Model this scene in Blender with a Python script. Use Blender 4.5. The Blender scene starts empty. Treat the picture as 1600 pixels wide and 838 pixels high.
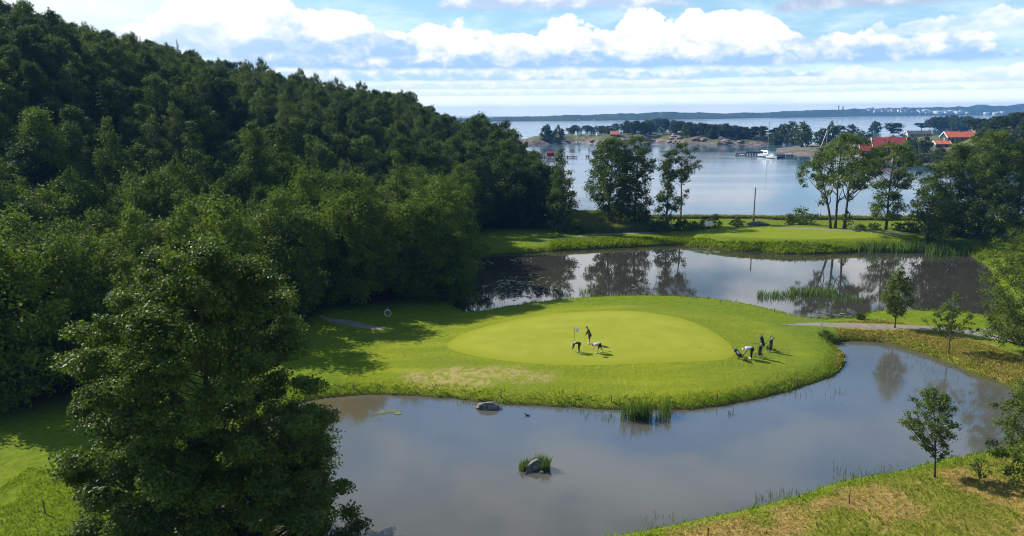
import bpy, bmesh, math, random
import numpy as np
from mathutils import Vector, Matrix, noise as mnoise

random.seed(7); RNG = np.random.default_rng(7)
SC = bpy.context.scene; COL = SC.collection
R = math.radians
# ------------------------------------------------------------------ camera
F = 1143.0; HOR = 177.0; CZ = 25.0
PITCH = math.atan((419 - HOR) / F); CP, SP = math.cos(PITCH), math.sin(PITCH)
cam_d = bpy.data.cameras.new('camera'); cam = bpy.data.objects.new('camera', cam_d); COL.objects.link(cam)
ROLL = R(.4); CR, SR = math.cos(ROLL), math.sin(ROLL)
_r0, _u0, _f0 = Vector((1, 0, 0)), Vector((0, SP, CP)), Vector((0, CP, -SP))
_m = Matrix((_r0 * CR - _u0 * SR, _r0 * SR + _u0 * CR, -_f0)).transposed()
cam.location = (0, 0, CZ); cam.rotation_euler = _m.to_euler()
cam_d.sensor_width = 36; cam_d.lens = F / 1600 * 36; cam_d.clip_start = .5; cam_d.clip_end = 60000
SC.camera = cam

def ray(px, py):
    a = (px - 800) / F; b = -(py - 419) / F; u = a * CR + b * SR; v = b * CR - a * SR
    return np.array([u, CP + v * SP, -SP + v * CP])
def at(px, py, z=0.0):
    d = ray(px, py); t = (z - CZ) / d[2]
    return np.array([d[0] * t, d[1] * t, z])
def at_y(px, py, Y):
    d = ray(px, py); t = Y / d[1]
    return np.array([d[0] * t, Y, CZ + d[2] * t])
def uv(x, y, z):
    dep = np.maximum(y * CP + (CZ - z) * SP, 1); u = x / dep; v = (y * SP - (CZ - z) * CP) / dep
    return u * CR - v * SR, u * SR + v * CR
def pxof(x, y, z=2.0): return 800 + F * uv(x, y, z)[0]
def pyof(x, y, z): return 419 - F * uv(x, y, z)[1]

def smooth(P, n=4, closed=True):
    P = np.array(P, float); out = []
    m = len(P)
    for i in range(m if closed else m - 1):
        p0 = P[(i - 1) % m] if closed or i > 0 else P[i]; p1 = P[i]; p2 = P[(i + 1) % m]
        p3 = P[(i + 2) % m] if closed or i + 2 < m else p2
        for k in range(n):
            t = k / n
            out.append(.5 * (2 * p1 + (p2 - p0) * t + (2 * p0 - 5 * p1 + 4 * p2 - p3) * t * t + (3 * p1 - p0 - 3 * p2 + p3) * t ** 3))
    if not closed: out.append(P[-1])
    return np.array(out)

def sdf(poly, x, y, closed=True):
    x = np.asarray(x, float).ravel(); y = np.asarray(y, float).ravel()
    d2 = np.full(x.shape, 1e18); inside = np.zeros(x.shape, bool)
    m = len(poly)
    for i in range(m if closed else m - 1):
        ax, ay = poly[i][:2]; bx, by = poly[(i + 1) % m][:2]
        ex, ey = bx - ax, by - ay; L = ex * ex + ey * ey + 1e-12
        t = np.clip(((x - ax) * ex + (y - ay) * ey) / L, 0, 1)
        qx = x - ax - t * ex; qy = y - ay - t * ey
        d2 = np.minimum(d2, qx * qx + qy * qy)
        if closed and ay != by:
            c = ((ay > y) != (by > y)) & (x < (bx - ax) * (y - ay) / (by - ay) + ax)
            inside ^= c
    d = np.sqrt(d2)
    return np.where(inside, -d, d) if closed else d

def ss(a, b, x):
    t = np.clip((x - a) / (b - a), 0, 1); return t * t * (3 - 2 * t)

_perm = np.random.default_rng(3).random((256, 256))
def vnoise(x, y, sc=1.0, seed=0):
    x = np.asarray(x, float) / sc + seed * 17.3; y = np.asarray(y, float) / sc + seed * 9.1
    xi = np.floor(x).astype(int); yi = np.floor(y).astype(int); fx = x - xi; fy = y - yi
    fx = fx * fx * (3 - 2 * fx); fy = fy * fy * (3 - 2 * fy)
    g = lambda a, b: _perm[a % 256, b % 256]
    return (g(xi, yi) * (1 - fx) + g(xi + 1, yi) * fx) * (1 - fy) + (g(xi, yi + 1) * (1 - fx) + g(xi + 1, yi + 1) * fx) * fy
def fbm(x, y, sc=1.0, o=4, seed=0):
    v = 0; a = .5
    for k in range(o): v = v + a * vnoise(x, y, sc / 2 ** k, seed + k); a *= .5
    return v / (1 - .5 ** o)

# ------------------------------------------------------------------ outlines (pixels of the photograph -> world)
SEA = -1.0
P1px = [(430,648),(470,631),(480,628),(530,620),(600,617),(670,620),(740,627),(800,632),(870,636),(940,639),(1000,641),(1050,641),(1100,638),(1140,632),
 (1180,625),(1220,615),(1260,602),(1290,592),(1312,581),(1322,570),(1319,556),(1309,543),(1305,536),(1330,533),(1380,536),(1420,546),(1460,560),(1490,572),
 (1530,588),(1560,599),(1590,612),(1625,640),(1620,675),(1580,700),(1530,711),(1480,720),(1440,730),(1400,740),(1340,750),(1290,762),(1250,775),(1200,790),
 (1150,802),(1100,812),(1050,822),(1000,832),(930,848),(850,880),(700,930),(500,960),(340,930),(320,840),(345,770),(375,700)]
P2px = [(735,399),(760,398),(830,395),(900,391),(960,388),(1040,384),(1065,383),(1080,385),(1100,387),(1130,391),(1180,394),(1230,397),(1290,397),(1340,394),
 (1400,391),(1440,390),(1480,393),(1520,402),(1548,425),(1560,455),(1562,485),(1541,497),(1522,495),(1480,490),(1445,490),(1398,488),(1361,491),(1346,497),(1327,501),
 (1274,502),(1243,497),(1212,489.5),(1200,485),(1147,475.5),(1075,468),(1012,466),(960,466.5),(919,469),(850,474),(778,484),(747,490),(715,486),(705,450),(715,415)]
P1 = smooth([at(a, b, 0)[:2] for a, b in P1px]); P2 = smooth([at(a, b, 0)[:2] for a, b in P2px])
seafront = [at(a, b, SEA)[:2] for a, b in [(845,352),(890,351),(960,350),(1050,352),(1150,352),(1250,353),(1330,353),(1420,353),(1500,352),(1580,350)]]
SEAP = np.array([(-420, 600), (-120, 500), (-12, 345), (8, 255), (9, 200)] + [tuple(p) for p in seafront] +
                [(140, 190), (200, 230), (300, 280), (9000, 400), (30000, 500), (30000, 60000), (-30000, 60000), (-30000, 700)])
GREENpx = [(699,541),(712,527),(740,515),(780,504),(830,494),(880,488),(930,485),(985,485),(1035,491),(1080,502),(1115,518),(1140,536),(1148,550),(1135,559),(1090,563),(1010,566),(930,569),(860,568),(790,562),(735,553)]
GREEN = smooth([at(a, b, 1.4)[:2] for a, b in GREENpx])
FRINGEpx = [(560,560),(640,520),(760,490),(900,476),(1040,478),(1150,492),(1230,515),(1262,545),(1255,572),(1190,596),(1080,612),(960,618),(840,612),(700,606),(600,596)]
FRINGE = smooth([at(a, b, 1.2)[:2] for a, b in FRINGEpx])
TEEpx = [(1105,366),(1170,357.5),(1250,357),(1330,362),(1400,367),(1440,371),(1420,380),(1340,380),(1280,380),(1190,378),(1120,374)]
TEE = smooth([at(a, b, 1.5)[:2] for a, b in TEEpx])
DEAD = smooth([at(a, b, 1.1)[:2] for a, b in [(632,582),(660,574),(740,574),(800,573),(868,585),(850,594),(780,594),(720,598),(660,592)]])

PXK = [-200, 0, 200, 400, 540, 640, 740, 800, 850, 900]
CREST_Y = [240, 250, 258, 268, 276, 280, 262, 225, 185, 168]
CREST_Z = [58, 50, 41, 31, 25, 21, 10, 5.5, 2, .3]
TOE = [75, 80, 95, 110, 120, 130, 150, 158, 160, 160]
def hill(x, y):
    p = 800 + F * x / np.maximum(y * CP + 15 * SP, 8)
    cy = np.interp(p, PXK, CREST_Y); cz = np.interp(p, PXK, CREST_Z); to = np.interp(p, PXK, TOE)
    t = np.clip((y - to) / (cy - to), 0, 1)
    back = ss(cy + 25, cy + 160, y)
    return cz * (.50 * ss(.02, .42, t) + .50 * t) * (1 - .8 * back)

def ground_all(x, y):
    sh = np.shape(x); x = np.asarray(x, float).ravel(); y = np.asarray(y, float).ravel()
    s1 = sdf(P1, x, y); s2 = sdf(P2, x, y); s3 = sdf(SEAP, x, y)
    wob = (fbm(x, y, 1.6, 3, 5) - .5) * .7 * np.clip((y - 15) / 60, .35, 1.2)
    s = np.minimum(s1, s2) + wob; s3 = s3 + (fbm(x, y, 3, 3, 8) - .5) * 2
    land = np.where(s > 0, .8 * (1 - np.exp(-np.maximum(s, 0) / .8)) + np.minimum(.012 * np.maximum(s, 0), .5), np.maximum(-1.3, .45 * s))
    near = ss(3, 12, x) * (1 - ss(58, 66, y)) * (1 - ss(0, 1, -s1))
    land = land + near * (.075 * np.clip(s, 0, 30)) + near * .25 * (fbm(x, y, 2.2, 3, 2) - .5) * ss(.5, 2.5, s)
    sg = sdf(GREEN, x, y); land = land + .65 * ss(7, -6, sg) * ss(0, 3, s)
    st = sdf(TEE, x, y); land = land + 1.1 * ss(4.5, 0, st) * ss(0, 4.0, s)
    land = land + .18 * (fbm(x, y, 6, 3, 1) - .5) * ss(.3, 3, s) * ss(0, 3, sg) * ss(0, 2, st)
    hl = hill(x, y); land = land + hl + (fbm(x, y, 18, 3, 4) - .5) * .12 * hl
    sea = np.where(s3 > 0, SEA + .55 * np.maximum(s3, 0) + .8 * np.maximum(s3 - 9, 0), np.maximum(-4, SEA + .4 * s3))
    z = np.minimum(land, sea)
    return z.reshape(sh), s, s3, sg, st
def ground(x, y): return ground_all(x, y)[0]
def gz(x, y): return float(ground(np.array([x]), np.array([y]))[0])
def gp(px, py):
    d = ray(px, py); t = np.linspace(15, 330, 1400)
    z = CZ + d[2] * t; g = ground(d[0] * t, d[1] * t)
    k = np.argmax(z < g)
    if k == 0: return at(px, py, 0)
    a, b = z[k - 1] - g[k - 1], z[k] - g[k]; tt = t[k - 1] + (t[k] - t[k - 1]) * a / (a - b)
    x, y = d[0] * tt, d[1] * tt
    return np.array([x, y, gz(x, y)])

# ------------------------------------------------------------------ node helpers
class E:
    def __init__(s, nt, v): s.nt = nt; s.v = v
    def _m(s, op, *a):
        n = s.nt.nodes.new('ShaderNodeMath'); n.operation = op
        for i, q in enumerate((s,) + a):
            q = q.v if isinstance(q, E) else q
            if isinstance(q, (int, float)): n.inputs[i].default_value = q
            else: s.nt.links.new(q, n.inputs[i])
        return E(s.nt, n.outputs[0])
    def __add__(s, o): return s._m('ADD', o)
    __radd__ = __add__
    def __sub__(s, o): return s._m('SUBTRACT', o)
    def __rsub__(s, o): return E(s.nt, o)._m('SUBTRACT', s)
    def __mul__(s, o): return s._m('MULTIPLY', o)
    __rmul__ = __mul__
    def __truediv__(s, o): return s._m('DIVIDE', o)
    def f(s, op, *a): return s._m(op, *a)
    def ramp(s, a, b):
        n = s.nt.nodes.new('ShaderNodeMapRange'); n.interpolation_type = 'SMOOTHSTEP'; n.clamp = True
        s.nt.links.new(s.v, n.inputs[0]); n.inputs[1].default_value = a; n.inputs[2].default_value = b
        return E(s.nt, n.outputs[0])
def setin(nt, sock, v):
    v = v.v if isinstance(v, E) else v
    if isinstance(v, (int, float)): sock.default_value = v
    elif isinstance(v, (tuple, list)): sock.default_value = tuple(v) + ((1,) if len(v) == 3 and len(sock.default_value) == 4 else ())
    else: nt.links.new(v, sock)
def mixc(nt, fac, a, b):
    n = nt.nodes.new('ShaderNodeMix'); n.data_type = 'RGBA'
    setin(nt, n.inputs[0], fac); setin(nt, n.inputs[6], a); setin(nt, n.inputs[7], b)
    return n.outputs[2]
def nz(nt, vec, scale, detail=3, rough=.55, dist=0.0):
    n = nt.nodes.new('ShaderNodeTexNoise'); n.inputs['Scale'].default_value = scale; n.inputs['Detail'].default_value = detail
    n.inputs['Roughness'].default_value = rough; n.inputs['Distortion'].default_value = dist
    if vec is not None: nt.links.new(vec, n.inputs['Vector'])
    return E(nt, n.outputs[0])
def attr(nt, name):
    n = nt.nodes.new('ShaderNodeAttribute'); n.attribute_name = name; return E(nt, n.outputs['Fac'])
def coords(nt, kind='Object'):
    return nt.nodes.new('ShaderNodeTexCoord').outputs[kind]
def scalev(nt, vec, s):
    n = nt.nodes.new('ShaderNodeMapping'); n.inputs['Scale'].default_value = s; nt.links.new(vec, n.inputs['Vector']); return n.outputs[0]
def newmat(name):
    m = bpy.data.materials.new(name); m.use_nodes = True; nt = m.node_tree; nt.nodes.clear()
    o = nt.nodes.new('ShaderNodeOutputMaterial'); return m, nt, o
def principled(nt, col, rough=.7, spec=.3, metal=0.0, bump=None, bstr=.3, bdist=.1):
    p = nt.nodes.new('ShaderNodeBsdfPrincipled'); setin(nt, p.inputs['Base Color'], col); setin(nt, p.inputs['Roughness'], rough)
    p.inputs['Specular IOR Level'].default_value = spec; p.inputs['Metallic'].default_value = metal
    if bump is not None:
        b = nt.nodes.new('ShaderNodeBump'); b.inputs['Strength'].default_value = bstr; b.inputs['Distance'].default_value = bdist
        setin(nt, b.inputs['Height'], bump); nt.links.new(b.outputs[0], p.inputs['Normal'])
    return p
_cache = {}
def mat(name, c, rough=.7, spec=.3, metal=0.0, var=.25, scale=3.0):
    if name in _cache: return _cache[name]
    m, nt, o = newmat(name)
    f = nz(nt, coords(nt), scale, 4).ramp(.3, .7)
    d = tuple(x * (1 - var) for x in c); l = tuple(min(1, x * (1 + var)) for x in c)
    p = principled(nt, mixc(nt, f, d, l), rough, spec, metal); nt.links.new(p.outputs[0], o.inputs[0])
    _cache[name] = m; return m
def leafmat(name, dark, light, trans=.24, rough=.6, spec=.07, treevar=.5, tm=(1.7, 1.9, .7, 1)):
    m, nt, o = newmat(name)
    a = attr(nt, 'tint'); oi = E(nt, nt.nodes.new('ShaderNodeObjectInfo').outputs['Random'])
    f = (a * (1 - treevar) + oi * treevar).ramp(.05, .95)
    c = mixc(nt, f, dark, light)
    p = principled(nt, c, rough, spec)
    t = nt.nodes.new('ShaderNodeBsdfTranslucent')
    h = nt.nodes.new('ShaderNodeMix'); h.data_type = 'RGBA'; h.blend_type = 'MULTIPLY'; h.inputs[0].default_value = 1
    nt.links.new(c, h.inputs[6]); h.inputs[7].default_value = tm; nt.links.new(h.outputs[2], t.inputs['Color'])
    x = nt.nodes.new('ShaderNodeMixShader'); x.inputs[0].default_value = trans
    nt.links.new(p.outputs[0], x.inputs[1]); nt.links.new(t.outputs[0], x.inputs[2]); nt.links.new(x.outputs[0], o.inputs[0])
    return m

# ------------------------------------------------------------------ object helpers
def props(o, label=None, cat=None, group=None, kind=None):
    if label: o['label'] = label
    if cat: o['category'] = cat
    if group: o['group'] = group
    if kind: o['kind'] = kind
    return o
def link(name, me, m=None, parent=None):
    o = bpy.data.objects.new(name, me); COL.objects.link(o)
    if m is not None and me is not None:
        for q in (m if isinstance(m, (list, tuple)) else [m]): me.materials.append(q)
    if parent is not None: o.parent = parent
    return o
def thing(name, label, cat, loc=(0, 0, 0), rz=0, group=None):
    o = bpy.data.objects.new(name, None); COL.objects.link(o); o.location = loc; o.rotation_euler = (0, 0, rz)
    o.empty_display_size = .2
    return props(o, label, cat, group)
def dup(root, loc, rz, sc=(1, 1, 1), label=None, group=None):
    r = root.copy(); COL.objects.link(r); r.location = loc; r.rotation_euler = (0, 0, rz); r.scale = sc
    if label: r['label'] = label
    if group: r['group'] = group
    for ch in KIDS.get(root.name, []):
        c = ch.copy(); COL.objects.link(c); c.parent = r
        for g in KIDS.get(ch.name, []):
            d = g.copy(); COL.objects.link(d); d.parent = c
    return r
KIDS = {}
def kids(root):
    KIDS[root.name] = list(root.children)
    for c in root.children: KIDS[c.name] = list(c.children)
def quads_mesh(name, V, NF, k=4, tint=None, smoothf=False):
    me = bpy.data.meshes.new(name); nv = len(V)
    me.vertices.add(nv); me.vertices.foreach_set('co', np.asarray(V, np.float32).ravel())
    idx = NF if isinstance(NF, np.ndarray) else np.arange(nv, dtype=np.int32)
    nf = len(idx.ravel()) // k
    me.loops.add(nf * k); me.loops.foreach_set('vertex_index', idx.astype(np.int32).ravel())
    me.polygons.add(nf); me.polygons.foreach_set('loop_start', np.arange(nf, dtype=np.int32) * k)
    me.polygons.foreach_set('loop_total', np.full(nf, k, np.int32))
    if smoothf: me.polygons.foreach_set('use_smooth', np.ones(nf, bool))
    if tint is not None:
        a = me.attributes.new('tint', 'FLOAT', 'POINT'); a.data.foreach_set('value', np.asarray(tint, np.float32))
    me.update(calc_edges=True); return me
class MB:
    """collects shapes, builds one mesh"""
    def __init__(s): s.v = []; s.f = []
    def add(s, v, f):
        o = len(s.v); s.v += [tuple(p) for p in v]; s.f += [tuple(i + o for i in q) for q in f]; return s
    def box(s, c, d, rz=0, tilt=None, bev=0.0):
        x, y, z = d[0] / 2, d[1] / 2, d[2] / 2
        v = [Vector(p) for p in [(-x, -y, -z), (x, -y, -z), (x, y, -z), (-x, y, -z), (-x, -y, z), (x, -y, z), (x, y, z), (-x, y, z)]]
        M = Matrix.Translation(c) @ Matrix.Rotation(rz, 4, 'Z')
        if tilt: M = M @ Matrix.Rotation(tilt[1], 4, tilt[0])
        return s.add([M @ p for p in v], [(0, 3, 2, 1), (4, 5, 6, 7), (0, 1, 5, 4), (1, 2, 6, 5), (2, 3, 7, 6), (3, 0, 4, 7)])
    def tube(s, P, r, n=6, cap=True):
        P = [Vector(p) for p in P]; r = r if isinstance(r, (list, tuple)) else [r] * len(P)
        vs = []; fs = []
        for i, p in enumerate(P):
            t = (P[min(i + 1, len(P) - 1)] - P[max(i - 1, 0)]).normalized()
            a = t.cross(Vector((0, 0, 1)) if abs(t.z) < .9 else Vector((1, 0, 0))).normalized(); b = t.cross(a)
            for k in range(n):
                w = 2 * math.pi * k / n; vs.append(p + (a * math.cos(w) + b * math.sin(w)) * r[i])
        for i in range(len(P) - 1):
            for k in range(n):
                fs.append((i * n + k, i * n + (k + 1) % n, (i + 1) * n + (k + 1) % n, (i + 1) * n + k))
        if cap: fs += [tuple(range(n - 1, -1, -1)), tuple((len(P) - 1) * n + k for k in range(n))]
        return s.add(vs, fs)
    def ring(s, c, R_, r, axis='y', n=16, m=6):
        vs = []; fs = []
        for i in range(n):
            a = 2 * math.pi * i / n
            for j in range(m):
                b = 2 * math.pi * j / m; q = R_ + r * math.cos(b); h = r * math.sin(b)
                p = (q * math.cos(a), h, q * math.sin(a)) if axis == 'y' else (h, q * math.cos(a), q * math.sin(a))
                vs.append((c[0] + p[0], c[1] + p[1], c[2] + p[2]))
        for i in range(n):
            for j in range(m):
                fs.append((i * m + j, ((i + 1) % n) * m + j, ((i + 1) % n) * m + (j + 1) % m, i * m + (j + 1) % m))
        return s.add(vs, fs)
    def ball(s, c, r, n=8, m=6, sc=(1, 1, 1), jit=0):
        vs = []; fs = []
        for j in range(m + 1):
            t = math.pi * j / m
            for i in range(n):
                a = 2 * math.pi * i / n; q = 1 + jit * (random.random() - .5)
                vs.append((c[0] + r * sc[0] * q * math.sin(t) * math.cos(a), c[1] + r * sc[1] * q * math.sin(t) * math.sin(a), c[2] + r * sc[2] * q * math.cos(t)))
        for j in range(m):
            for i in range(n): fs.append((j * n + i, (j + 1) * n + i, (j + 1) * n + (i + 1) % n, j * n + (i + 1) % n))
        return s.add(vs, fs)
    def build(s, name, m, parent=None, smoothf=False, weld=False):
        me = bpy.data.meshes.new(name); me.from_pydata(s.v, [], s.f)
        if weld:
            b = bmesh.new(); b.from_mesh(me); bmesh.ops.remove_doubles(b, verts=b.verts, dist=1e-4); bmesh.ops.recalc_face_normals(b, faces=b.faces); b.to_mesh(me); b.free()
        if smoothf:
            for p in me.polygons: p.use_smooth = True
        me.update(); return link(name, me, m, parent)

# ------------------------------------------------------------------ sky and sun
SUN_EL = 37.0
sun_h = Vector((-1, .58, 0)).normalized()           # towards the sun
sun_az = math.atan2(sun_h.x, sun_h.y)
sd = bpy.data.lights.new('sun', 'SUN'); sd.energy = 5.0; sd.angle = R(.5); sd.color = (1, .95, .86)
so = bpy.data.objects.new('sun', sd); COL.objects.link(so)
to_sun = Vector((sun_h.x * math.cos(R(SUN_EL)), sun_h.y * math.cos(R(SUN_EL)), math.sin(R(SUN_EL))))
so.rotation_euler = to_sun.to_track_quat('Z', 'Y').to_euler(); so.location = to_sun * 120

W = bpy.data.worlds.new('World'); SC.world = W; W.use_nodes = True; nt = W.node_tree; nt.nodes.clear()
wo = nt.nodes.new('ShaderNodeOutputWorld'); bg = nt.nodes.new('ShaderNodeBackground'); bg.inputs[1].default_value = .1
sky = nt.nodes.new('ShaderNodeTexSky'); sky.sky_type = 'NISHITA'; sky.sun_disc = False; sky.sun_elevation = R(SUN_EL); sky.sun_rotation = sun_az
sky.altitude = 10; sky.air_density = 1.0; sky.dust_density = .6; sky.ozone_density = 2.0
gen = coords(nt, 'Generated'); sx = nt.nodes.new('ShaderNodeSeparateXYZ'); nt.links.new(gen, sx.inputs[0])
X, Y, Z = (E(nt, sx.outputs[i]) for i in range(3))
el = Z.f('ARCSINE') * 57.2958; az = X.f('ARCTAN2', Y) * 57.2958
def vec(a, b, c=0.0):
    n = nt.nodes.new('ShaderNodeCombineXYZ')
    for i, q in enumerate((a, b, c)): setin(nt, n.inputs[i], q)
    return n.outputs[0]
def gauss(e, c, w):
    q = (e - c) / w; return (q * q * -1).f('EXPONENT')
def band(c, w, a0=None, aw=None):
    g = gauss(el, c, w)
    if a0 is not None: g = g * gauss(az, a0, aw)
    return g
def row(c_in, b, H, seed, fr, cover, a0=None, aw=10.0, lo=(2.6, 4.0, 5.9), hi=(7.3, 7.35, 7.35), op=1.0):
    """one rank of cumulus: flat base at elevation b, puffy tops about H high"""
    n = nz(nt, vec(az * fr, el * (fr * 1.35), seed), 1.0, 8, .56, .1)
    big = nz(nt, vec(az * (fr * .28), seed * 1.7, .5), 1.0, 2, .5)
    h = ((big - .5) * 2.6 + cover)
    if a0 is not None: h = h * gauss(az, a0, aw) + (gauss(az, a0, aw) - 1) * .6
    h = h * H
    t = (el - b) / H
    d = (h - (el - b)) / H + (n - .5) * 2.1
    mask = d.ramp(.0, .13) * (t + (n - .5) * .25).ramp(-.10, .05) * h.ramp(.0, .25 * H)
    n2 = nz(nt, vec(az * (fr * 1.6), el * (fr * 2.6), seed + 4), 1.0, 5, .55, .2)
    lit = (t * 1.1 + (n2 - .5) * 2.4 + (n - .5) * .9).ramp(-.05, .85)
    return mixc(nt, mask * op, c_in, mixc(nt, lit, lo, hi))
# broken cloud overhead lights the ground; unseen bands are added for the pond reflections
zz = Z.f('MAXIMUM', .0) + .12
hi = nz(nt, vec(X / zz, Y / zz, 1.0), 1.1, 5, .55, .2)
front = gauss(az, 8.0, 34.0); m_hi = hi.ramp(.44, .66) * el.ramp(25, 32) * .75; m_lo = hi.ramp(.34, .6) * el.ramp(9, 11) * el.ramp(19, 15) * front; m_bl = el.ramp(15, 20) * el.ramp(33, 26) * front
tint = nt.nodes.new('ShaderNodeMix'); tint.data_type = 'RGBA'; tint.blend_type = 'MULTIPLY'; tint.inputs[0].default_value = 1
nt.links.new(sky.outputs[0], tint.inputs[6]); tint.inputs[7].default_value = (.60, .80, .88, 1)
c = mixc(nt, el.ramp(16, 3) * .75, tint.outputs[2], (3.3, 5.3, 6.9))
c = mixc(nt, gauss(el, 0.0, 2.4) * .97, c, (10.0, 10.6, 9.9))
thin = nz(nt, vec(az * .14, el * .55, 8.0), 1.0, 6, .6, .3)
c = mixc(nt, thin.ramp(.44, .7) * el.ramp(12, 5) * .5, c, (7.2, 8.1, 8.7))
c = row(c, 1.3, .7, 5.0, .7, .8, op=.75, lo=(5.4, 6.8, 8.0))
c = row(c, 1.8, .95, 6.3, .62, .8, op=.8, lo=(5.0, 6.2, 7.4))
c = row(c, 2.45, 1.5, 9.1, .5, 1.0, -4, 34, op=.95, lo=(3.6, 5.3, 7.3))
c = row(c, 3.3, 2.7, 2.2, .34, 1.45, 7, 30, lo=(2.9, 4.5, 6.6))
c = row(c, 5.0, 1.8, 12.4, .4, .8, 33, 10, op=.75, lo=(4.2, 5.6, 7.2))
c = row(c, 4.2, 3.4, 7.7, .26, 1.2, -18, 12, lo=(2.9, 4.5, 6.6))
c = row(c, 6.9, 3.5, 31.2, .24, 1.9, 28, 9, lo=(3.3, 4.1, 5.5))
c = row(c, 7.6, 2.8, 44.9, .3, 1.9, 4, 8, lo=(3.6, 4.6, 6.2))
c = mixc(nt, gauss(az, -33.0, 13.0) * gauss(el, 8.0, 4.5) * .7, c, (8.0, 8.0, 7.9))
c = mixc(nt, m_lo, c, (9.4, 9.7, 10.0)); c = mixc(nt, m_bl * .85, c, (2.2, 5.6, 11.5)); md = nz(nt, vec(az * .07, el * .16, 21.0), 1.0, 4, .5, .2).ramp(.47, .66) * el.ramp(14, 18) * front * .75; c = mixc(nt, md, c, (8.6, 9.0, 9.4)); c4 = mixc(nt, m_hi * .6, c, (5.6, 5.9, 6.2))  # white and vivid blue bands above the view, added to colour the water
nt.links.new(c4, bg.inputs[0]); nt.links.new(bg.outputs[0], wo.inputs[0])

# ------------------------------------------------------------------ terrain (one sheet)
def cat_axis(*seg):
    out = []
    for a, b, st in seg: out += list(np.arange(a, b, st))
    return np.array(out + [seg[-1][1]])
gx = np.concatenate([[-3500, -3000, -1200, -700], cat_axis((-420, -75, 6), (-75, 82, .4), (82, 330, 5)), [450, 700, 1200, 2500, 5900]])
gy = np.concatenate([[-60, -30, 0], cat_axis((8, 24, 2), (24, 178, .4), (178, 460, 5)), [600, 900, 1500, 3000, 5000, 6800]])
def grid_mesh(name, gx, gy, zf):
    XX, YY = np.meshgrid(gx, gy); nx, ny = len(gx), len(gy)
    ZZ = zf(XX, YY)
    V = np.stack([XX.ravel(), YY.ravel(), ZZ.ravel()], 1)
    i, j = np.meshgrid(np.arange(nx - 1), np.arange(ny - 1)); a = (j * nx + i).ravel()
    Fq = np.stack([a, a + 1, a + nx + 1, a + nx], 1)
    return quads_mesh(name, V, Fq, 4, None, True), XX.ravel(), YY.ravel(), ZZ.ravel()
_st = {}
def _zf(X_, Y_):
    z, s, s3, sg, stt = ground_all(X_, Y_); _st.update(s=s, s3=s3, sg=sg, st=stt); return z
tme, TX, TY, TZ = grid_mesh('terrain', gx, gy, _zf)
TPX = pxof(TX, TY, 1.0)
def fedge(p): return np.interp(p, [-300, 0, 100, 250, 400, 480, 520, 610, 640, 700, 735, 741, 870, 885, 900], [49, 55, 58, 68, 78, 84, 89.5, 90, 92, 94, 97, 150, 154, 162, 400])
def setattr_(me, name, v):
    a = me.attributes.new(name, 'FLOAT', 'POINT'); a.data.foreach_set('value', np.asarray(v, np.float32))
s_near = sdf(P1, TX, TY)
nearb = ss(2, 12, TX) * (1 - ss(56, 60, TY))
rightb = ss(1300, 1335, TPX) * ss(26, 32, TX) * ss(56, 58, TY) * (1 - ss(79, 86, TY))
dry = np.clip(nearb * ss(.8, 3.0, s_near) * (.35 + 1.1 * ss(.35, .68, fbm(TX, TY, 3.5, 4, 11))) + rightb * ss(.0, .8, s_near) * (1 - ss(3, 9, s_near)) * (.45 + .8 * ss(.35, .65, fbm(TX, TY, 3.0, 4, 12))), 0, 1)
dead = ss(.9, -1.0, sdf(DEAD, TX, TY) + 2.2 * (fbm(TX, TY, 2.5, 4, 14) - .5))
fr = ss(1.5, -1.0, sdf(FRINGE, TX, TY) + 1.5 * (fbm(TX, TY, 5, 3, 15) - .5))
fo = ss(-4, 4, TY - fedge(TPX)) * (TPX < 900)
seaside = ss(9, 3, _st['s3'] + 4 * (fbm(TX, TY, 4, 3, 6) - .5)) * (TX > 0)
for n_, v_ in (('shore', _st['s']), ('green_edge', _st['sg']), ('tee_edge', _st['st']), ('dry', dry), ('dead', dead), ('fringe', fr), ('forest', fo), ('seaside', seaside)): setattr_(tme, n_, v_)
m, nt, o = newmat('ground')
oc = coords(nt); n1 = nz(nt, oc, .22, 4).ramp(.3, .7); n2 = nz(nt, oc, 1.7, 4, .65).ramp(.3, .7); n3 = nz(nt, oc, 7.0, 3, .7).ramp(.25, .75)
n4 = nz(nt, scalev(nt, oc, (.12, .55, 1)), 1.0, 4, .6).ramp(.35, .65)
c = mixc(nt, n2, (.095, .145, .006), (.165, .205, .011))
c = mixc(nt, n3 * .25, c, (.060, .098, .005))
cf = mixc(nt, n4, (.175, .200, .010), (.245, .258, .018))
cf = mixc(nt, n2 * .45, cf, (.125, .170, .008))
vb = nt.nodes.new('ShaderNodeCombineXYZ'); setin(nt, vb.inputs[0], attr(nt, 'shore') * .55); sp_ = nt.nodes.new('ShaderNodeSeparateXYZ'); nt.links.new(oc, sp_.inputs[0]); setin(nt, vb.inputs[1], E(nt, sp_.outputs[0]) * .02)
bands = nz(nt, vb.outputs[0], 1.0, 3, .6).ramp(.38, .62)
cf = mixc(nt, bands * .55, cf, (.135, .180, .010))
c = mixc(nt, attr(nt, 'fringe') * .9, c, cf)
cool = nz(nt, oc, .05, 3, .6).ramp(.42, .66)
c = mixc(nt, cool * .5, c, (.105, .150, .022))
c = mixc(nt, attr(nt, 'dead') * n2.ramp(.0, .9), c, (.31, .245, .095))
c = mixc(nt, (1 - (attr(nt, 'tee_edge') + n2 * .8).ramp(-2.6, -.2)) * .75, c, mixc(nt, n4, (.17, .215, .014), (.22, .255, .02)))
cd = mixc(nt, n3 * .6, (.38, .25, .085), (.13, .075, .028))
c = mixc(nt, attr(nt, 'dry') * (n2 * .6 + .6), c, cd)
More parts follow.
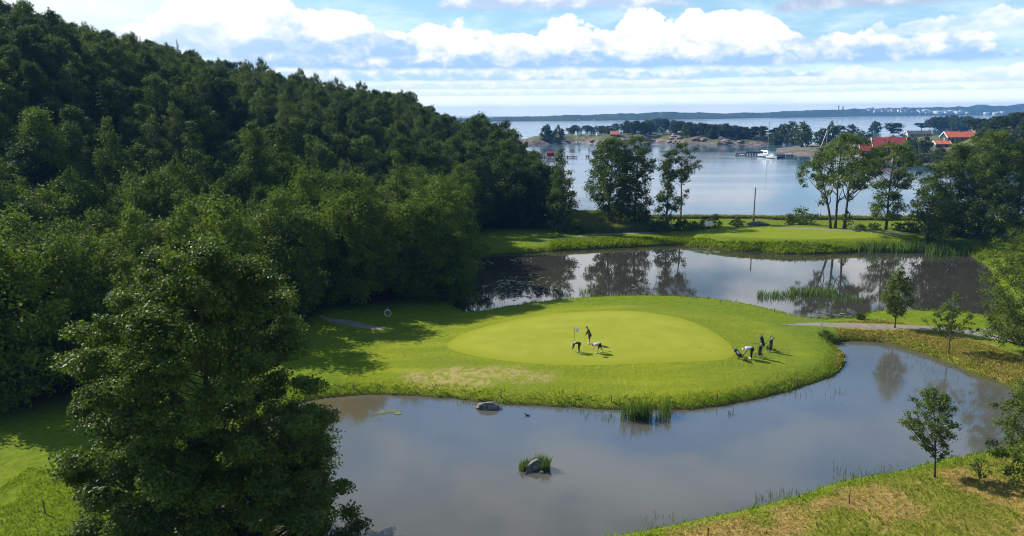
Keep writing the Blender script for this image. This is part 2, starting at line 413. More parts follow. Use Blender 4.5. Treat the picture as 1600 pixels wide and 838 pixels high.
c = mixc(nt, attr(nt, 'seaside') * .8, c, mixc(nt, n2, (.21, .17, .06), (.10, .12, .03)))
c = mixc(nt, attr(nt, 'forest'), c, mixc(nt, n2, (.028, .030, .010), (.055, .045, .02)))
c = mixc(nt, 1 - attr(nt, 'shore').ramp(-.1, .42), c, (.055, .045, .022))
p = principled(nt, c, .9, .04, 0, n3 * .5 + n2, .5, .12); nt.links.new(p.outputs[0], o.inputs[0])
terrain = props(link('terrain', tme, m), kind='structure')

# putting green and tee as thin mown sheets on the terrain
def sheet(name, poly, m, step, lift, inset=0.0):
    x0, y0 = poly.min(0); x1, y1 = poly.max(0)
    bm = bmesh.new(); vs = [bm.verts.new((p[0], p[1], 0)) for p in poly]; bm.faces.new(vs)
    for ax, lo, hi in ((0, x0, x1), (1, y0, y1)):
        for q in np.arange(lo + step, hi, step):
            bmesh.ops.bisect_plane(bm, geom=bm.verts[:] + bm.edges[:] + bm.faces[:], plane_co=((q, 0, 0) if ax == 0 else (0, q, 0)), plane_no=((1, 0, 0) if ax == 0 else (0, 1, 0)))
    bm.verts.ensure_lookup_table()
    co = np.array([v.co[:] for v in bm.verts]); z = ground(co[:, 0], co[:, 1]) + lift
    for v, q in zip(bm.verts, z): v.co.z = q
    bmesh.ops.recalc_face_normals(bm, faces=bm.faces)
    me = bpy.data.meshes.new(name); bm.to_mesh(me); bm.free()
    at_ = me.attributes.new('inset', 'FLOAT', 'POINT'); at_.data.foreach_set('value', (-sdf(poly, co[:, 0], co[:, 1])).astype(np.float32))
    if sum(p.normal.z for p in me.polygons) < 0: me.flip_normals()
    return props(link(name, me, m), kind='structure')
m, nt, o = newmat('mown_green'); oc = coords(nt)
w1 = nz(nt, scalev(nt, oc, (.16, .5, 1)), 1.0, 3).ramp(.35, .65); w2 = nz(nt, oc, .5, 4).ramp(.3, .7); w3 = nz(nt, oc, 9, 3).ramp(.2, .8)
c = mixc(nt, w1, (.240, .258, .026), (.272, .282, .032)); c = mixc(nt, w2 * .6, c, (.205, .232, .020)); c = mixc(nt, w3 * .2, c, (.19, .22, .02))
edge = (attr(nt, 'inset') + (w2 - .5) * .5).ramp(.0, 1.8)
c = mixc(nt, edge * .75 + .25, (.205, .226, .014), c)
p = principled(nt, c, .9, .04); nt.links.new(p.outputs[0], o.inputs[0])
putting_green = sheet('putting_green', GREEN, m, .8, .008)

# gravel paths
m_gravel, nt, o = newmat('gravel'); oc = coords(nt)
a1 = nz(nt, oc, 1.2, 5, .65).ramp(.3, .7); a2 = nz(nt, oc, 14, 2).ramp(.3, .7)
c = mixc(nt, a1, (.17, .155, .125), (.25, .23, .19)); c = mixc(nt, a2 * .4, c, (.15, .135, .10))
p = principled(nt, c, .9, .2, 0, a2, .4, .03); nt.links.new(p.outputs[0], o.inputs[0])
PATHS = []
def path(pts, width, lift=.05):
    P = smooth([gp(a, b)[:2] for a, b in pts], 10, False); PATHS.append(P); d = np.gradient(P, axis=0); d /= np.linalg.norm(d, axis=1)[:, None] + 1e-9
    nrm = np.stack([-d[:, 1], d[:, 0]], 1); K = 7; V = []; tp = np.clip(np.minimum(np.arange(len(P)), np.arange(len(P))[::-1]) / 14, .12, 1)
    for k in range(K):
        w = (k / (K - 1) - .5) * width * tp * (1 + .25 * (fbm(P[:, 0], P[:, 1], 2, 2, 20 + (k > 3)) - .5))
        q = P + nrm * w[:, None]; V.append(np.stack([q[:, 0], q[:, 1], ground(q[:, 0], q[:, 1]) + lift * (1 if 0 < k < K - 1 else -.4)], 1))
    V = np.stack(V, 1); n = len(P); i, j = np.meshgrid(np.arange(K - 1), np.arange(n - 1)); a = (j * K + i).ravel()
    me = quads_mesh('path', V.reshape(-1, 3), np.stack([a, a + 1, a + K + 1, a + K], 1), 4, None, True)
    return props(link('path', me, m_gravel), kind='structure')
path([(1222,509),(1262,507),(1310,508),(1360,510),(1420,512),(1480,515),(1530,523),(1600,534),(1640,540)], 2.0)
path([(1500,517),(1545,516),(1600,515),(1650,514)], 1.9, .06)
path([(500,494),(520,500),(548,505),(575,511),(606,517)], 1.9)
path([(840,378),(900,370),(960,366),(1030,363),(1060,362)], 1.5)
path([(1165,354.5),(1230,356.5),(1330,360.5),(1400,364),(1450,367),(1500,369.5),(1560,373),(1620,377)], 1.6)

# ------------------------------------------------------------------ water
def water_mat(name, murk, rough, scale, bstr, stretch=(1, 1, 1), rvar=0.0, shallow=None):
    m, nt, o = newmat(name); oc = coords(nt)
    b = nz(nt, scalev(nt, oc, stretch), scale, 3, .6)
    q = nz(nt, oc, .12, 4).ramp(.35, .65)
    c = mixc(nt, q, tuple(x * .85 for x in murk), murk)
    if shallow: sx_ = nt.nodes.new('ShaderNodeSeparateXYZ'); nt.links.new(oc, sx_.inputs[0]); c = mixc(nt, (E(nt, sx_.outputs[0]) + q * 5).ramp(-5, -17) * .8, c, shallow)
    r = q * rvar + rough
    p = principled(nt, c, r, .5, 0, b, bstr, .05); p.inputs['IOR'].default_value = 1.52
    nt.links.new(p.outputs[0], o.inputs[0]); return m
def water_sheet(name, poly, z, grow, m):
    c = poly.mean(0); d = np.gradient(poly, axis=0)
    # grow outwards by offsetting along normals
    area = np.sum(poly[:, 0] * np.roll(poly[:, 1], -1) - np.roll(poly[:, 0], -1) * poly[:, 1])
    t = np.roll(poly, -1, 0) - np.roll(poly, 1, 0); t /= np.linalg.norm(t, axis=1)[:, None] + 1e-9
    n_ = np.stack([t[:, 1], -t[:, 0]], 1) * (1 if area > 0 else -1)
    q = poly + n_ * grow
    me = bpy.data.meshes.new(name); me.from_pydata([(a, b, z) for a, b in q], [], [tuple(range(len(q)))]); me.update()
    if me.polygons[0].normal.z < 0: me.flip_normals()
    return props(link(name, me, m), kind='structure')
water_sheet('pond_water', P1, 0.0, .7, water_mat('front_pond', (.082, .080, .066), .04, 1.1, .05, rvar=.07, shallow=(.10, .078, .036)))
water_sheet('pond_water', P2, 0.0, .7, water_mat('back_pond', (.036, .033, .026), .02, 1.6, .02, rvar=.03))
m, nt, o = newmat('sea'); oc = coords(nt)
b = nz(nt, scalev(nt, oc, (.5, 1.2, 1)), .5, 4, .65); strk = nz(nt, scalev(nt, oc, (.004, .022, 1)), 1.0, 3, .6).ramp(.35, .65)
p = principled(nt, mixc(nt, strk, (.045, .095, .150), (.060, .110, .155)), strk * .08 + .06, .5, 0, b * (strk * .8 + .25), .16, .25); p.inputs['IOR'].default_value = 1.333
nt.links.new(p.outputs[0], o.inputs[0])
me = bpy.data.meshes.new('sea'); me.from_pydata([(-3500, 140, SEA), (5900, 140, SEA), (5900, 6800, SEA), (-3500, 6800, SEA)], [], [(0, 1, 2, 3)]); me.update()
# the sheet starts under the dyke, which stands higher than it
props(link('sea', me, m), kind='structure')

# ------------------------------------------------------------------ trees
BARK = mat('bark', (.075, .06, .045), .9, .1, scale=2); BARK_PALE = mat('pale_bark', (.22, .19, .16), .85, .1, scale=3)
L_FRONT = leafmat('leaf_bright', (.036, .062, .007), (.112, .152, .015))
L_MID = leafmat('leaf_mid', (.036, .060, .010), (.092, .126, .022))
L_OLIVE = leafmat('leaf_olive', (.054, .074, .018), (.108, .135, .034))
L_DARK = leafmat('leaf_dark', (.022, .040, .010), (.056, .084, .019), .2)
L_BIG = leafmat('leaf_glossy', (.042, .068, .009), (.102, .142, .018), .30, .5, .18, 0)
L_YOUNG = leafmat('leaf_young', (.050, .076, .015), (.118, .152, .030), .42, .5, .16, 0)
L_FAR = leafmat('leaf_far', (.030, .048, .012), (.075, .098, .026), .25)
L_PINE = leafmat('needle_far', (.018, .033, .011), (.042, .062, .019), .15)

def leaf_quads(C, outd, size, rng, tint, up=.45, droop=0):
    n = len(C)
    nr = outd * .55 + np.array([0, 0, up]) + rng.normal(size=(n, 3)) * .62
    nr /= np.linalg.norm(nr, axis=1)[:, None] + 1e-9
    a = rng.normal(size=(n, 3)); a -= nr * np.sum(a * nr, 1)[:, None]; a /= np.linalg.norm(a, axis=1)[:, None] + 1e-9
    b = np.cross(nr, a); s = size * rng.uniform(.65, 1.35, n)[:, None]
    V = np.stack([C - a * s * .5, C + b * s * .34 - nr * s * .08, C + a * s * .5 - nr * s * .12 * 1, C - b * s * .34 - nr * s * .08], 1)
    return V.reshape(-1, 3), np.repeat(tint, 4)

def crown_pts(rng, clumps, per, flat=.75):
    """clumps: array (x,y,z,r). Returns leaf centres, outward directions, tint"""
    cs = []; od = []; tn = []
    for x, y, z, r in clumps:
        n = max(8, int(per * r * r)); u = rng.normal(size=(n, 3)); u /= np.linalg.norm(u, axis=1)[:, None]
        lob = 1 + .35 * np.sin(u @ rng.normal(size=3) * 3 + rng.uniform(0, 6)) 
        rad = r * rng.uniform(.05, 1, n) ** .55 * lob
        p = u * rad[:, None]; p[:, 2] *= flat
        cs.append(p + [x, y, z]); od.append(u); tn.append(np.clip(rng.normal(.5, .2) + rng.normal(0, .16, n), 0, 1))
    return np.concatenate(cs), np.concatenate(od), np.concatenate(tn)

def make_tree(seed, h, w, base=.2, prof=None, nclump=60, cr=(.10, .18), per=60, leaf=.3, lm=None, bark=None, trunk_r=None, stems=None,
              limbs=14, flat=.75, inner=.35, lobes=.28, off=None, thin=0, drop=.0, extra=None, squash_y=1.0, limb_r=.5):
    """returns (trunk mesh, crown mesh), base at the origin. prof: (height fraction of crown, radius fraction)"""
    rng = np.random.default_rng(seed); rnd = random.Random(seed)
    prof = prof or [(0, .45), (.15, .85), (.4, 1), (.65, .85), (.85, .5), (1, .12)]
    pt, pr = zip(*prof); zb = h * base; ch = h - zb
    ph = rng.uniform(0, 6.28, 6); cl = []
    tries = 0
    while len(cl) < nclump and tries < nclump * 40:
        tries += 1
        t = rng.uniform(0, 1); rr = np.interp(t, pt, pr)
        if rng.uniform() > rr * .85 + .15: continue
        th = rng.uniform(0, 6.283)
        lob = 1 + lobes * (.5 * math.sin(2 * th + ph[0] + 3 * t) + .5 * math.sin(3 * th + ph[1] - 5 * t) + .4 * math.sin(5 * th + ph[2] + 9 * t))
        r_out = rr * w / 2 * lob
        q = (inner + (1 - inner) * rng.uniform() ** .6)
        r = w * rng.uniform(*cr)
        rad = max(0, r_out * q - r * .35)
        ox, oy = (np.interp(t, [k[0] for k in off], [k[1] for k in off]), 0) if off else (0, 0)
        x, y, z = rad * math.cos(th) + ox, rad * math.sin(th) * squash_y + oy, zb + t * ch
        z = min(z, h - r * flat * .8) if t > .8 else z
        if any((x - a) ** 2 + (y - b) ** 2 + (z - c) ** 2 < (.55 * (r + d)) ** 2 for a, b, c, d in cl): 
            if rng.uniform() < .8: continue
        cl.append((x, y, z, r))
    if extra: cl += extra
    cl = np.array(cl)
    C, Od, T = crown_pts(rng, cl, per, flat)
    V, tv = leaf_quads(C, Od, leaf, rng, T)
    crown = quads_mesh('crown', V, None, 4, tv)
    b = MB(); tr = trunk_r or h * .016
    stems = stems or [((0, 0), (rnd.uniform(-.03, .03) * h, rnd.uniform(-.03, .03) * h), .9)]
    paths = []
    for (x0, y0), (x1, y1), hf in stems:
        P = []; rr = []
        for k in range(9):
            t = k / 8; e = t ** 1.3
            P.append((x0 + (x1 - x0) * e + math.sin(t * 7 + seed) * .012 * h * t, y0 + (y1 - y0) * e + math.cos(t * 6 + seed) * .010 * h * t, -.3 + t * (h * hf + .3)))
            rr.append(tr * (1.25 if k == 0 else 1) * (1 - .86 * t) + .01)
        b.tube(P, rr, 7); paths.append((np.array(P), rr))
    big = sorted(cl.tolist(), key=lambda c: -c[3])[:limbs] if limbs < len(cl) else cl.tolist()
    for x, y, z, r in big:
        P, rr = min(paths, key=lambda q: np.min(np.hypot(q[0][:, 0] - x, q[0][:, 1] - y)))
        d = math.hypot(x - np.interp(z, P[:, 2], P[:, 0]), y - np.interp(z, P[:, 2], P[:, 1]))
        zs = max(h * min(base, .35) * .7, z - d * (.75 + .4 * rnd.random())); zs = min(zs, h * .8)
        sx_, sy_ = np.interp(zs, P[:, 2], P[:, 0]), np.interp(zs, P[:, 2], P[:, 1]); r0 = np.interp(zs, P[:, 2], rr) * limb_r
        pts = [];
        for k in range(5):
            t = k / 4; e = t ** .8
            pts.append((sx_ + (x - sx_) * e + rnd.uniform(-.04, .04) * d * (0 < k < 4), sy_ + (y - sy_) * e + rnd.uniform(-.04, .04) * d * (0 < k < 4), zs + (z - zs) * t ** 1.2 - drop * d * t))
        b.tube(pts, [max(.012, r0 * (1 - .8 * k / 4)) for k in range(5)], 5, False)
        for _ in range(2):
            e = [x + rnd.uniform(-1, 1) * r, y + rnd.uniform(-1, 1) * r, z + rnd.uniform(-.2, .8) * r]
            b.tube([pts[3], ((pts[3][0] + e[0]) / 2, (pts[3][1] + e[1]) / 2, (pts[3][2] + e[2]) / 2 + .05 * r), e], [max(.01, r0 * .3), max(.008, r0 * .2), .006], 4, False)
    me = bpy.data.meshes.new('trunk'); me.from_pydata(b.v, [], b.f); 
    for p_ in me.polygons: p_.use_smooth = True
    me.update(); me.materials.append(bark or BARK); crown.materials.append(lm or L_MID)
    return me, crown
def place_tree(name, proto, label, loc, rz=0, sc=1.0, group=None, cat='tree'):
    t = thing(name, label, cat, loc, rz, group); t.scale = (sc, sc, sc) if not isinstance(sc, tuple) else sc
    link('trunk', proto[0], None, t); link('crown', proto[1], None, t); return t

def conifer(seed, h, w, tiers, per, leaf, lm):
    rng = np.random.default_rng(seed); C = []; O = []; T = []; b = MB()
    b.tube([(0, 0, -.3), (0, 0, h * .5), (0, 0, h * .97)], [h * .014, h * .009, .02], 6)
    for k in range(tiers):
        t = k / (tiers - 1); z = h * (.08 + .88 * t); rad = w / 2 * (1 - t) ** .85 + .12
        nb = max(4, int(9 * (1 - t)) + 3)
        for j in range(nb):
            a = rng.uniform(0, 6.283); L = rad * rng.uniform(.7, 1.1); n = max(4, int(per * L))
            u = rng.uniform(0, 1, n) ** .75; x = u * L
            pts = np.stack([np.cos(a) * x, np.sin(a) * x, z - .32 * x + .12 * x * x / max(L, .1)], 1) + rng.normal(size=(n, 3)) * np.array([.12, .12, .07]) * (L * .5 + .2)
            C.append(pts); O.append(np.tile([math.cos(a) * .4, math.sin(a) * .4, .6], (n, 1))); T.append(np.clip(rng.normal(.45, .2, n), 0, 1))
            if t < .8: b.tube([(0, 0, z), (math.cos(a) * L * .8, math.sin(a) * L * .8, z - .2 * L)], [.035, .01], 4, False)
    V, tv = leaf_quads(np.concatenate(C), np.concatenate(O), leaf, rng, np.concatenate(T), .5)
    cm = quads_mesh('crown', V, None, 4, tv); cm.materials.append(lm)
    me = bpy.data.meshes.new('trunk'); me.from_pydata(b.v, [], b.f); me.update(); me.materials.append(BARK); return me, cm

# ---- forest on the hill
wide = [(0, .62), (.15, .92), (.4, 1), (.65, .84), (.85, .52), (1, .15)]
tall = [(0, .5), (.2, .85), (.45, 1), (.7, .75), (.9, .4), (1, .12)]
P_front = [make_tree(100 + i, 12.5, 9.2, .08, wide, 80, (.09, .16), 190, .27, L_FRONT, limbs=8, flat=.9) for i in range(4)]
P_mid = [make_tree(120 + i, 13.5, 9.6, .12, wide, 80, (.09, .15), 150, .33, L_MID, limbs=8, flat=.9) for i in range(4)]
P_olive = [make_tree(140 + i, 14.5, 7.2, .12, tall, 66, (.09, .15), 170, .28, L_OLIVE, limbs=8, flat=1.1, bark=BARK_PALE) for i in range(2)]
P_dark = [make_tree(150 + i, 13.5, 8.8, .10, wide, 76, (.09, .16), 160, .32, L_DARK, limbs=8, flat=.95) for i in range(2)]
P_spruce = [conifer(160 + i, 15.0, 5.2, 22, 46, .34, L_DARK) for i in range(2)]
rf = random.Random(11)
cand = []
xs = np.array([rf.uniform(-240, 14) for _ in range(30000)]); ys = np.array([rf.uniform(46, 296) for _ in range(30000)])
zs, s_, s3_, _, _ = ground_all(xs, ys); pv = pxof(xs, ys, zs)
cyv = np.interp(pv, PXK, CREST_Y); fe = fedge(pv + np.interp(ys, [80, 100, 150], [26, 40, 18]))
ok = (ys > fe + 1.5) & (pv > -75) & (pv < 868) & (ys < cyv + 12) & (np.abs(s_) > 1.2) & (s_ > 0) & (s3_ > 2)
order = [i for i in range(len(xs)) if ok[i]]
taken = []; cell = {}
for i in order:
    y = ys[i]; rmin = 5.0 if y < np.interp(pv[i], PXK, TOE) + 10 else (4.9 if y < 170 else 5.5)
    if y - fe[i] < 7: rmin = 4.3
    k = (int(xs[i] // 7), int(y // 7)); bad = False
    for dx in (-1, 0, 1):
        for dy in (-1, 0, 1):
            for j in cell.get((k[0] + dx, k[1] + dy), ()):
                if (xs[j] - xs[i]) ** 2 + (ys[j] - y) ** 2 < rmin * rmin: bad = True; break
    if bad: continue
    cell.setdefault(k, []).append(i); taken.append(i)
LBL = {'front': 'bright green rounded broadleaf tree in the low sunlit wood below the hill', 'mid': 'mid green broadleaf tree in the closed forest on the hill slope',
       'olive': 'slim olive green birch standing among darker trees on the hill slope', 'dark': 'dark green shaded broadleaf tree inside the forest on the hill',
       'spruce': 'dark pointed spruce poking out of the hill forest canopy', 'edge': 'low bushy dark tree at the shaded edge of the wood', 'point': 'dense dark green tree on the wooded point before the bay'}
protos = {}
counts = {}
def forest_tree(kind, base, proto, loc, rz, sc, gname):
    key = (base, id(proto), kind)
    counts[kind] = counts.get(kind, 0) + 1
    if key not in protos:
        t = place_tree(base, proto, LBL[kind], loc, rz, sc, gname); kids(t); protos[key] = t
    else:
        dup(protos[key], loc, rz, sc, LBL[kind], gname)
taken.sort(key=lambda i: ys[i]); far_wood = []
for i in taken:
    x, y, z = xs[i], ys[i], zs[i]; p = pv[i]; u = rf.random(); edge = y - fe[i] < 8
    k = rf.uniform(.82, 1.18); sc = (k * rf.uniform(.95, 1.1), k * rf.uniform(.95, 1.1), k * rf.uniform(.9, 1.12)); loc = (x, y, z - .15); rz = rf.uniform(0, 6.28)
    toe = np.interp(p, PXK, TOE)
    if p > 735:
        forest_tree('point', 'broadleaf_tree', P_dark[0] if u < .5 else P_mid[int(u * 40) % 4], loc, rz, sc, 'trees of the wooded point'); continue
    if y < toe + 10:
        hs = np.interp(y, [55, 75, 95, 110], [1.0, 1.08, 1.16, 1.25]); sc = (sc[0], sc[1], sc[2] * hs)
        if p > 560: sc = (sc[0], sc[1], sc[2] * .86)
        forest_tree('front', 'alder_tree', P_front[int(u * 400) % 4], loc, rz, sc, 'sunlit wood below the hill'); continue
    g = .80 if y < 170 else .70; sc = tuple(q * g for q in sc)
    if u < .07: forest_tree('spruce', 'spruce_tree', P_spruce[i % 2], loc, rz, tuple(q * 1.05 for q in sc), 'spruces of the hill forest')
    elif u < .22: forest_tree('olive', 'birch_tree', P_olive[i % 2], loc, rz, (sc[0], sc[1], sc[2] * 1.12), 'birches of the hill forest')
    elif counts.get('mid', 0) + counts.get('dark', 0) + counts.get('point', 0) < 165:
        if u < .42: forest_tree('dark', 'broadleaf_tree', P_dark[i % 2], loc, rz, sc, 'shaded trees of the hill forest')
        else: forest_tree('mid', 'broadleaf_tree', P_mid[i % 4], loc, rz, sc, 'broadleaf trees of the hill forest')
    else: far_wood.append((loc, rz, sc))
# the many farther trees near the crest read as one mass: one object of instanced crowns
wcol = bpy.data.collections.new('far_wood_crowns')
for pr in P_mid + P_dark[:1]:
    wo_ = bpy.data.objects.new('crown', pr[1]); wcol.objects.link(wo_)
fme = bpy.data.meshes.new('hill_forest'); fme.from_pydata([w[0] for w in far_wood], [], [])
for nm, vals in (('turn', [(0, 0, w[1]) for w in far_wood]), ('size', [w[2] for w in far_wood])):
    a_ = fme.attributes.new(nm, 'FLOAT_VECTOR', 'POINT'); a_.data.foreach_set('vector', np.array(vals, np.float32).ravel())
fob = props(link('hill_forest', fme), kind='stuff')
ng = bpy.data.node_groups.new('scatter_crowns', 'GeometryNodeTree'); ng.interface.new_socket('Geometry', in_out='INPUT', socket_type='NodeSocketGeometry'); ng.interface.new_socket('Geometry', in_out='OUTPUT', socket_type='NodeSocketGeometry')
gi, go = ng.nodes.new('NodeGroupInput'), ng.nodes.new('NodeGroupOutput'); ci = ng.nodes.new('GeometryNodeCollectionInfo'); ci.inputs['Collection'].default_value = wcol; ci.inputs['Separate Children'].default_value = True; ci.inputs['Reset Children'].default_value = True
ip = ng.nodes.new('GeometryNodeInstanceOnPoints'); ip.inputs['Pick Instance'].default_value = True
def nattr(nm):
    q = ng.nodes.new('GeometryNodeInputNamedAttribute'); q.data_type = 'FLOAT_VECTOR'; q.inputs['Name'].default_value = nm; return q.outputs['Attribute']
mp = ng.nodes.new('GeometryNodeMeshToPoints'); ng.links.new(gi.outputs[0], mp.inputs['Mesh']); ng.links.new(mp.outputs[0], ip.inputs['Points']); ng.links.new(ci.outputs[0], ip.inputs['Instance'])
ng.links.new(nattr('turn'), ip.inputs['Rotation']); ng.links.new(nattr('size'), ip.inputs['Scale']); ng.links.new(ip.outputs[0], go.inputs[0])
fob.modifiers.new('scatter', 'NODES').node_group = ng
print('FARWOOD', len(far_wood))
print('FOREST', len(taken), counts)

# ---- single trees: base pixel, top pixel row, width in pixels
def hero(name, label, px, pyb, pyt, wpx, seed, cat='tree', dx=0, **kw):
    p = gp(px, pyb); dep = p[1] * CP + (CZ - p[2]) * SP; h = at_y(px, pyt, p[1])[2] - p[2]; w = wpx * dep / F
    kw.setdefault('leaf', max(.09, dep * .0021))
    pr = make_tree(seed, h, w, **kw); return place_tree(name, pr, label, (p[0], p[1], p[2] - .05), 0, 1.0, None, cat)
# the big tree of the foreground
bx, by = -16.2, 36.5; bz = gz(bx, by)
bigprof = [(0, .95), (.2, 1), (.46, .97), (.62, .90), (.8, .76), (.9, .58), (1, .28)]
bh = at_y(310, 376, by)[2] - bz
pr = make_tree(8, bh, 14.7, .05, bigprof, 350, (.04, .09), 1250, .155, L_BIG, limbs=140, flat=.56, inner=.25, lobes=.12, trunk_r=.30, off=[(0, 1.0), (.5, -.2), (1, .1)], limb_r=.3)
place_tree('broadleaf_tree', pr, 'huge glossy dark green broadleaf tree filling the lower left in front of the pond', (bx, by, bz - .1))
for k, (px, pyt, wpx, Yb, lb) in enumerate([(180, 182, 74, 112, 'peaked bright tree standing above the low wood towards the left'), (310, 187, 64, 114, 'narrow peaked bright tree standing alone above the middle of the low wood'), (402, 186, 84, 116, 'broad peaked bright tree, first of the tall trio above the low wood'), (447, 187, 62, 118, 'middle tree of the tall trio above the low wood'),
      (488, 208, 54, 117, 'smallest tree of the tall trio above the low wood'), (622, 228, 50, 112, 'slender ragged tree rising at the right end of the low wood'), (75, 168, 110, 112, 'wide bright tree above the low wood at the left frame edge')]):
    p = at_y(px, 300, Yb); g_ = gz(p[0], Yb); h_t = at_y(px, pyt, Yb)[2] - g_
    place_tree('broadleaf_tree', make_tree(400 + k, h_t, wpx * (Yb * CP + 3) / F, .12, [(0, .8), (.3, 1), (.6, .72), (.85, .4), (1, .12)], 85, (.10, .18), 150, .3, L_FRONT, limbs=8, flat=.9), lb, (p[0], Yb, g_ - .1))
p = at_y(676, 400, 97); g_ = gz(p[0], 97); place_tree('broadleaf_tree', make_tree(410, at_y(670, 316, 97)[2] - g_, 11.5, .04, [(0, .9), (.3, 1), (.6, .85), (.85, .5), (1, .15)], 110, (.09, .16), 170, .28, L_FRONT, limbs=8, flat=.9), 'rounded sunlit tree at the wood corner above the far pond', (p[0], 97, g_ - .1))
open_p = [(0, .35), (.2, .75), (.5, 1), (.8, .85), (1, .3)]
hero('broadleaf_tree', 'slender conical dark tree standing alone at the tip of the wooded point', 877, 362, 229, 54, 21, base=.03, prof=[(0, .8), (.25, 1), (.5, .75), (.75, .5), (1, .12)], nclump=70, cr=(.12, .2), per=95, lm=L_MID)
hero('broadleaf_tree', 'wide leafy tree with drooping left branches, first of the lakeside row', 950, 356, 214, 82, 22, base=.06, prof=[(0, .4), (.15, .7), (.5, .95), (.75, .9), (1, .35)], nclump=150, cr=(.07, .15), per=110, lm=L_MID, drop=.1, off=[(0, 1), (1, 0)])
hero('broadleaf_tree', 'broad olive columnar tree beside the drooping one in the lakeside row', 991, 356, 212, 62, 23, base=.05, prof=[(0, .75), (.25, .95), (.6, .9), (.85, .8), (1, .3)], nclump=130, cr=(.09, .17), per=110, lm=L_OLIVE)
hero('broadleaf_tree', 'narrow dark ragged tree beside the bare stemmed tree', 1041, 352, 235, 44, 24, base=.05, prof=[(0, .7), (.3, 1), (.55, .55), (.75, .75), (1, .4)], nclump=70, cr=(.12, .21), per=90, lm=L_MID)
hero('broadleaf_tree', 'tall pale stemmed tree with a bare trunk and high round crown', 1063, 350, 222, 52, 25, base=.52, prof=open_p, nclump=42, cr=(.10, .17), per=95, lm=L_MID, bark=BARK_PALE, limbs=20, trunk_r=.24, extra=[(.8, 0, 6.2, 1.0), (.5, .3, 4.4, .7), (1.2, 0, 7.2, .8)])
st3 = [((-.9, 0), (-4.6, .5), .78), ((.1, .3), (-.5, -.6), .85), ((1.7, 0), (2.8, .2), .9)]
hero('three_stemmed_tree', 'airy tree of three leaning bare stems on the far bank', 1305, 357, 208, 118, 26, base=.40, prof=[(0, .7), (.3, 1), (.6, .95), (.85, .6), (1, .25)], nclump=120, cr=(.05, .095), per=130, lm=L_YOUNG, stems=st3, limbs=60, trunk_r=.26, limb_r=.6, off=[(0, -1.2), (1, 1.5)],
     extra=[(-3.2, 0, 5.2, 1.0), (-2.4, .4, 6.4, .9), (2.6, 0, 6.0, .8)])
hero('broadleaf_tree', 'upright single stemmed tree with layered crown right of the three stemmed tree', 1384, 359, 220, 92, 27, base=.14, prof=[(0, .5), (.15, .62), (.3, .45), (.5, .95), (.75, 1), (1, .4)], nclump=95, cr=(.065, .125), per=125, lm=L_YOUNG, limbs=40, trunk_r=.27)
hero('broadleaf_tree', 'dark low branched tree standing on the pond bank before the far right trees', 1448, 385, 272, 76, 28, base=.15, prof=[(0, .6), (.25, 1), (.5, .9), (.8, .55), (1, .2)], nclump=76, cr=(.09, .15), per=110, lm=L_MID, limbs=30, trunk_r=.3)
hero('broadleaf_tree', 'sunlit yellow green dome crowned tree in the far right cluster', 1490, 366, 220, 98, 29, base=.08, prof=wide, nclump=110, cr=(.08, .13), per=105, lm=L_YOUNG, limbs=30)
hero('broadleaf_tree', 'tallest round crowned tree of the far right cluster with a forked trunk', 1528, 368, 203, 100, 30, base=.2, prof=[(0, .5), (.3, .75), (.6, 1), (.85, .75), (1, .3)], nclump=110, cr=(.08, .13), per=105, lm=L_YOUNG, limbs=40, trunk_r=.35)
hero('broadleaf_tree', 'dense dark tree closing the far right cluster at the frame edge', 1585, 372, 214, 104, 31, base=.04, prof=wide, nclump=120, cr=(.08, .14), per=110, lm=L_MID, limbs=20)
hero('broadleaf_tree', 'low bushy dark tree under the forked tree in the far right cluster', 1546, 376, 286, 76, 32, base=.04, prof=wide, nclump=70, cr=(.1, .16), per=105, lm=L_MID, limbs=10)
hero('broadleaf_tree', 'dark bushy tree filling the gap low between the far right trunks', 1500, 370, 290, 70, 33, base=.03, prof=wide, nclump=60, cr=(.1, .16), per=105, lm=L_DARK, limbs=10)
hero('young_tree', 'slim upright young tree beside the gravel path between the ponds', 1398, 513, 415, 44, 34, base=.24, prof=[(0, .5), (.25, 1), (.5, .95), (.8, .6), (1, .2)], nclump=110, cr=(.09, .16), per=330, lm=L_YOUNG, limbs=30, trunk_r=.075, flat=1)
hero('young_tree', 'sparse open young tree on the rough strip beside the path', 1482, 554, 456, 66, 35, base=.38, prof=[(0, .95), (.2, 1), (.45, .8), (.75, .45), (1, .15)], nclump=60, cr=(.06, .11), per=420, lm=L_YOUNG, limbs=46, trunk_r=.06, inner=.1)
hero('young_tree', 'leaning young alder on the near right bank with a long ground shadow', 1461, 746, 608, 72, 36, base=.24, prof=[(0, .45), (.2, .7), (.5, 1), (.8, .8), (1, .35)], nclump=90, cr=(.07, .13), per=800, leaf=.13, lm=L_YOUNG, limbs=60, trunk_r=.065, off=[(0, -.1), (.5, -.75), (1, -.65)], stems=[((0, 0), (-.75, 0), .92)])
hero('broadleaf_tree', 'leafy tree reaching in from the right above the gravel path', 1602, 558, 345, 165, 37, base=.12, prof=[(0, .8), (.2, .8), (.45, 1), (.75, .8), (1, .3)], nclump=230, cr=(.05, .10), per=330, lm=L_YOUNG, limbs=70, trunk_r=.22)
hero('broadleaf_tree', 'alder branches leaning in at the right edge above the near bank', 1632, 772, 556, 185, 38, base=.10, prof=[(0, .7), (.25, 1), (.5, .85), (.75, .75), (1, .3)], nclump=170, cr=(.05, .09), per=560, leaf=.14, lm=L_YOUNG, limbs=70, trunk_r=.14)
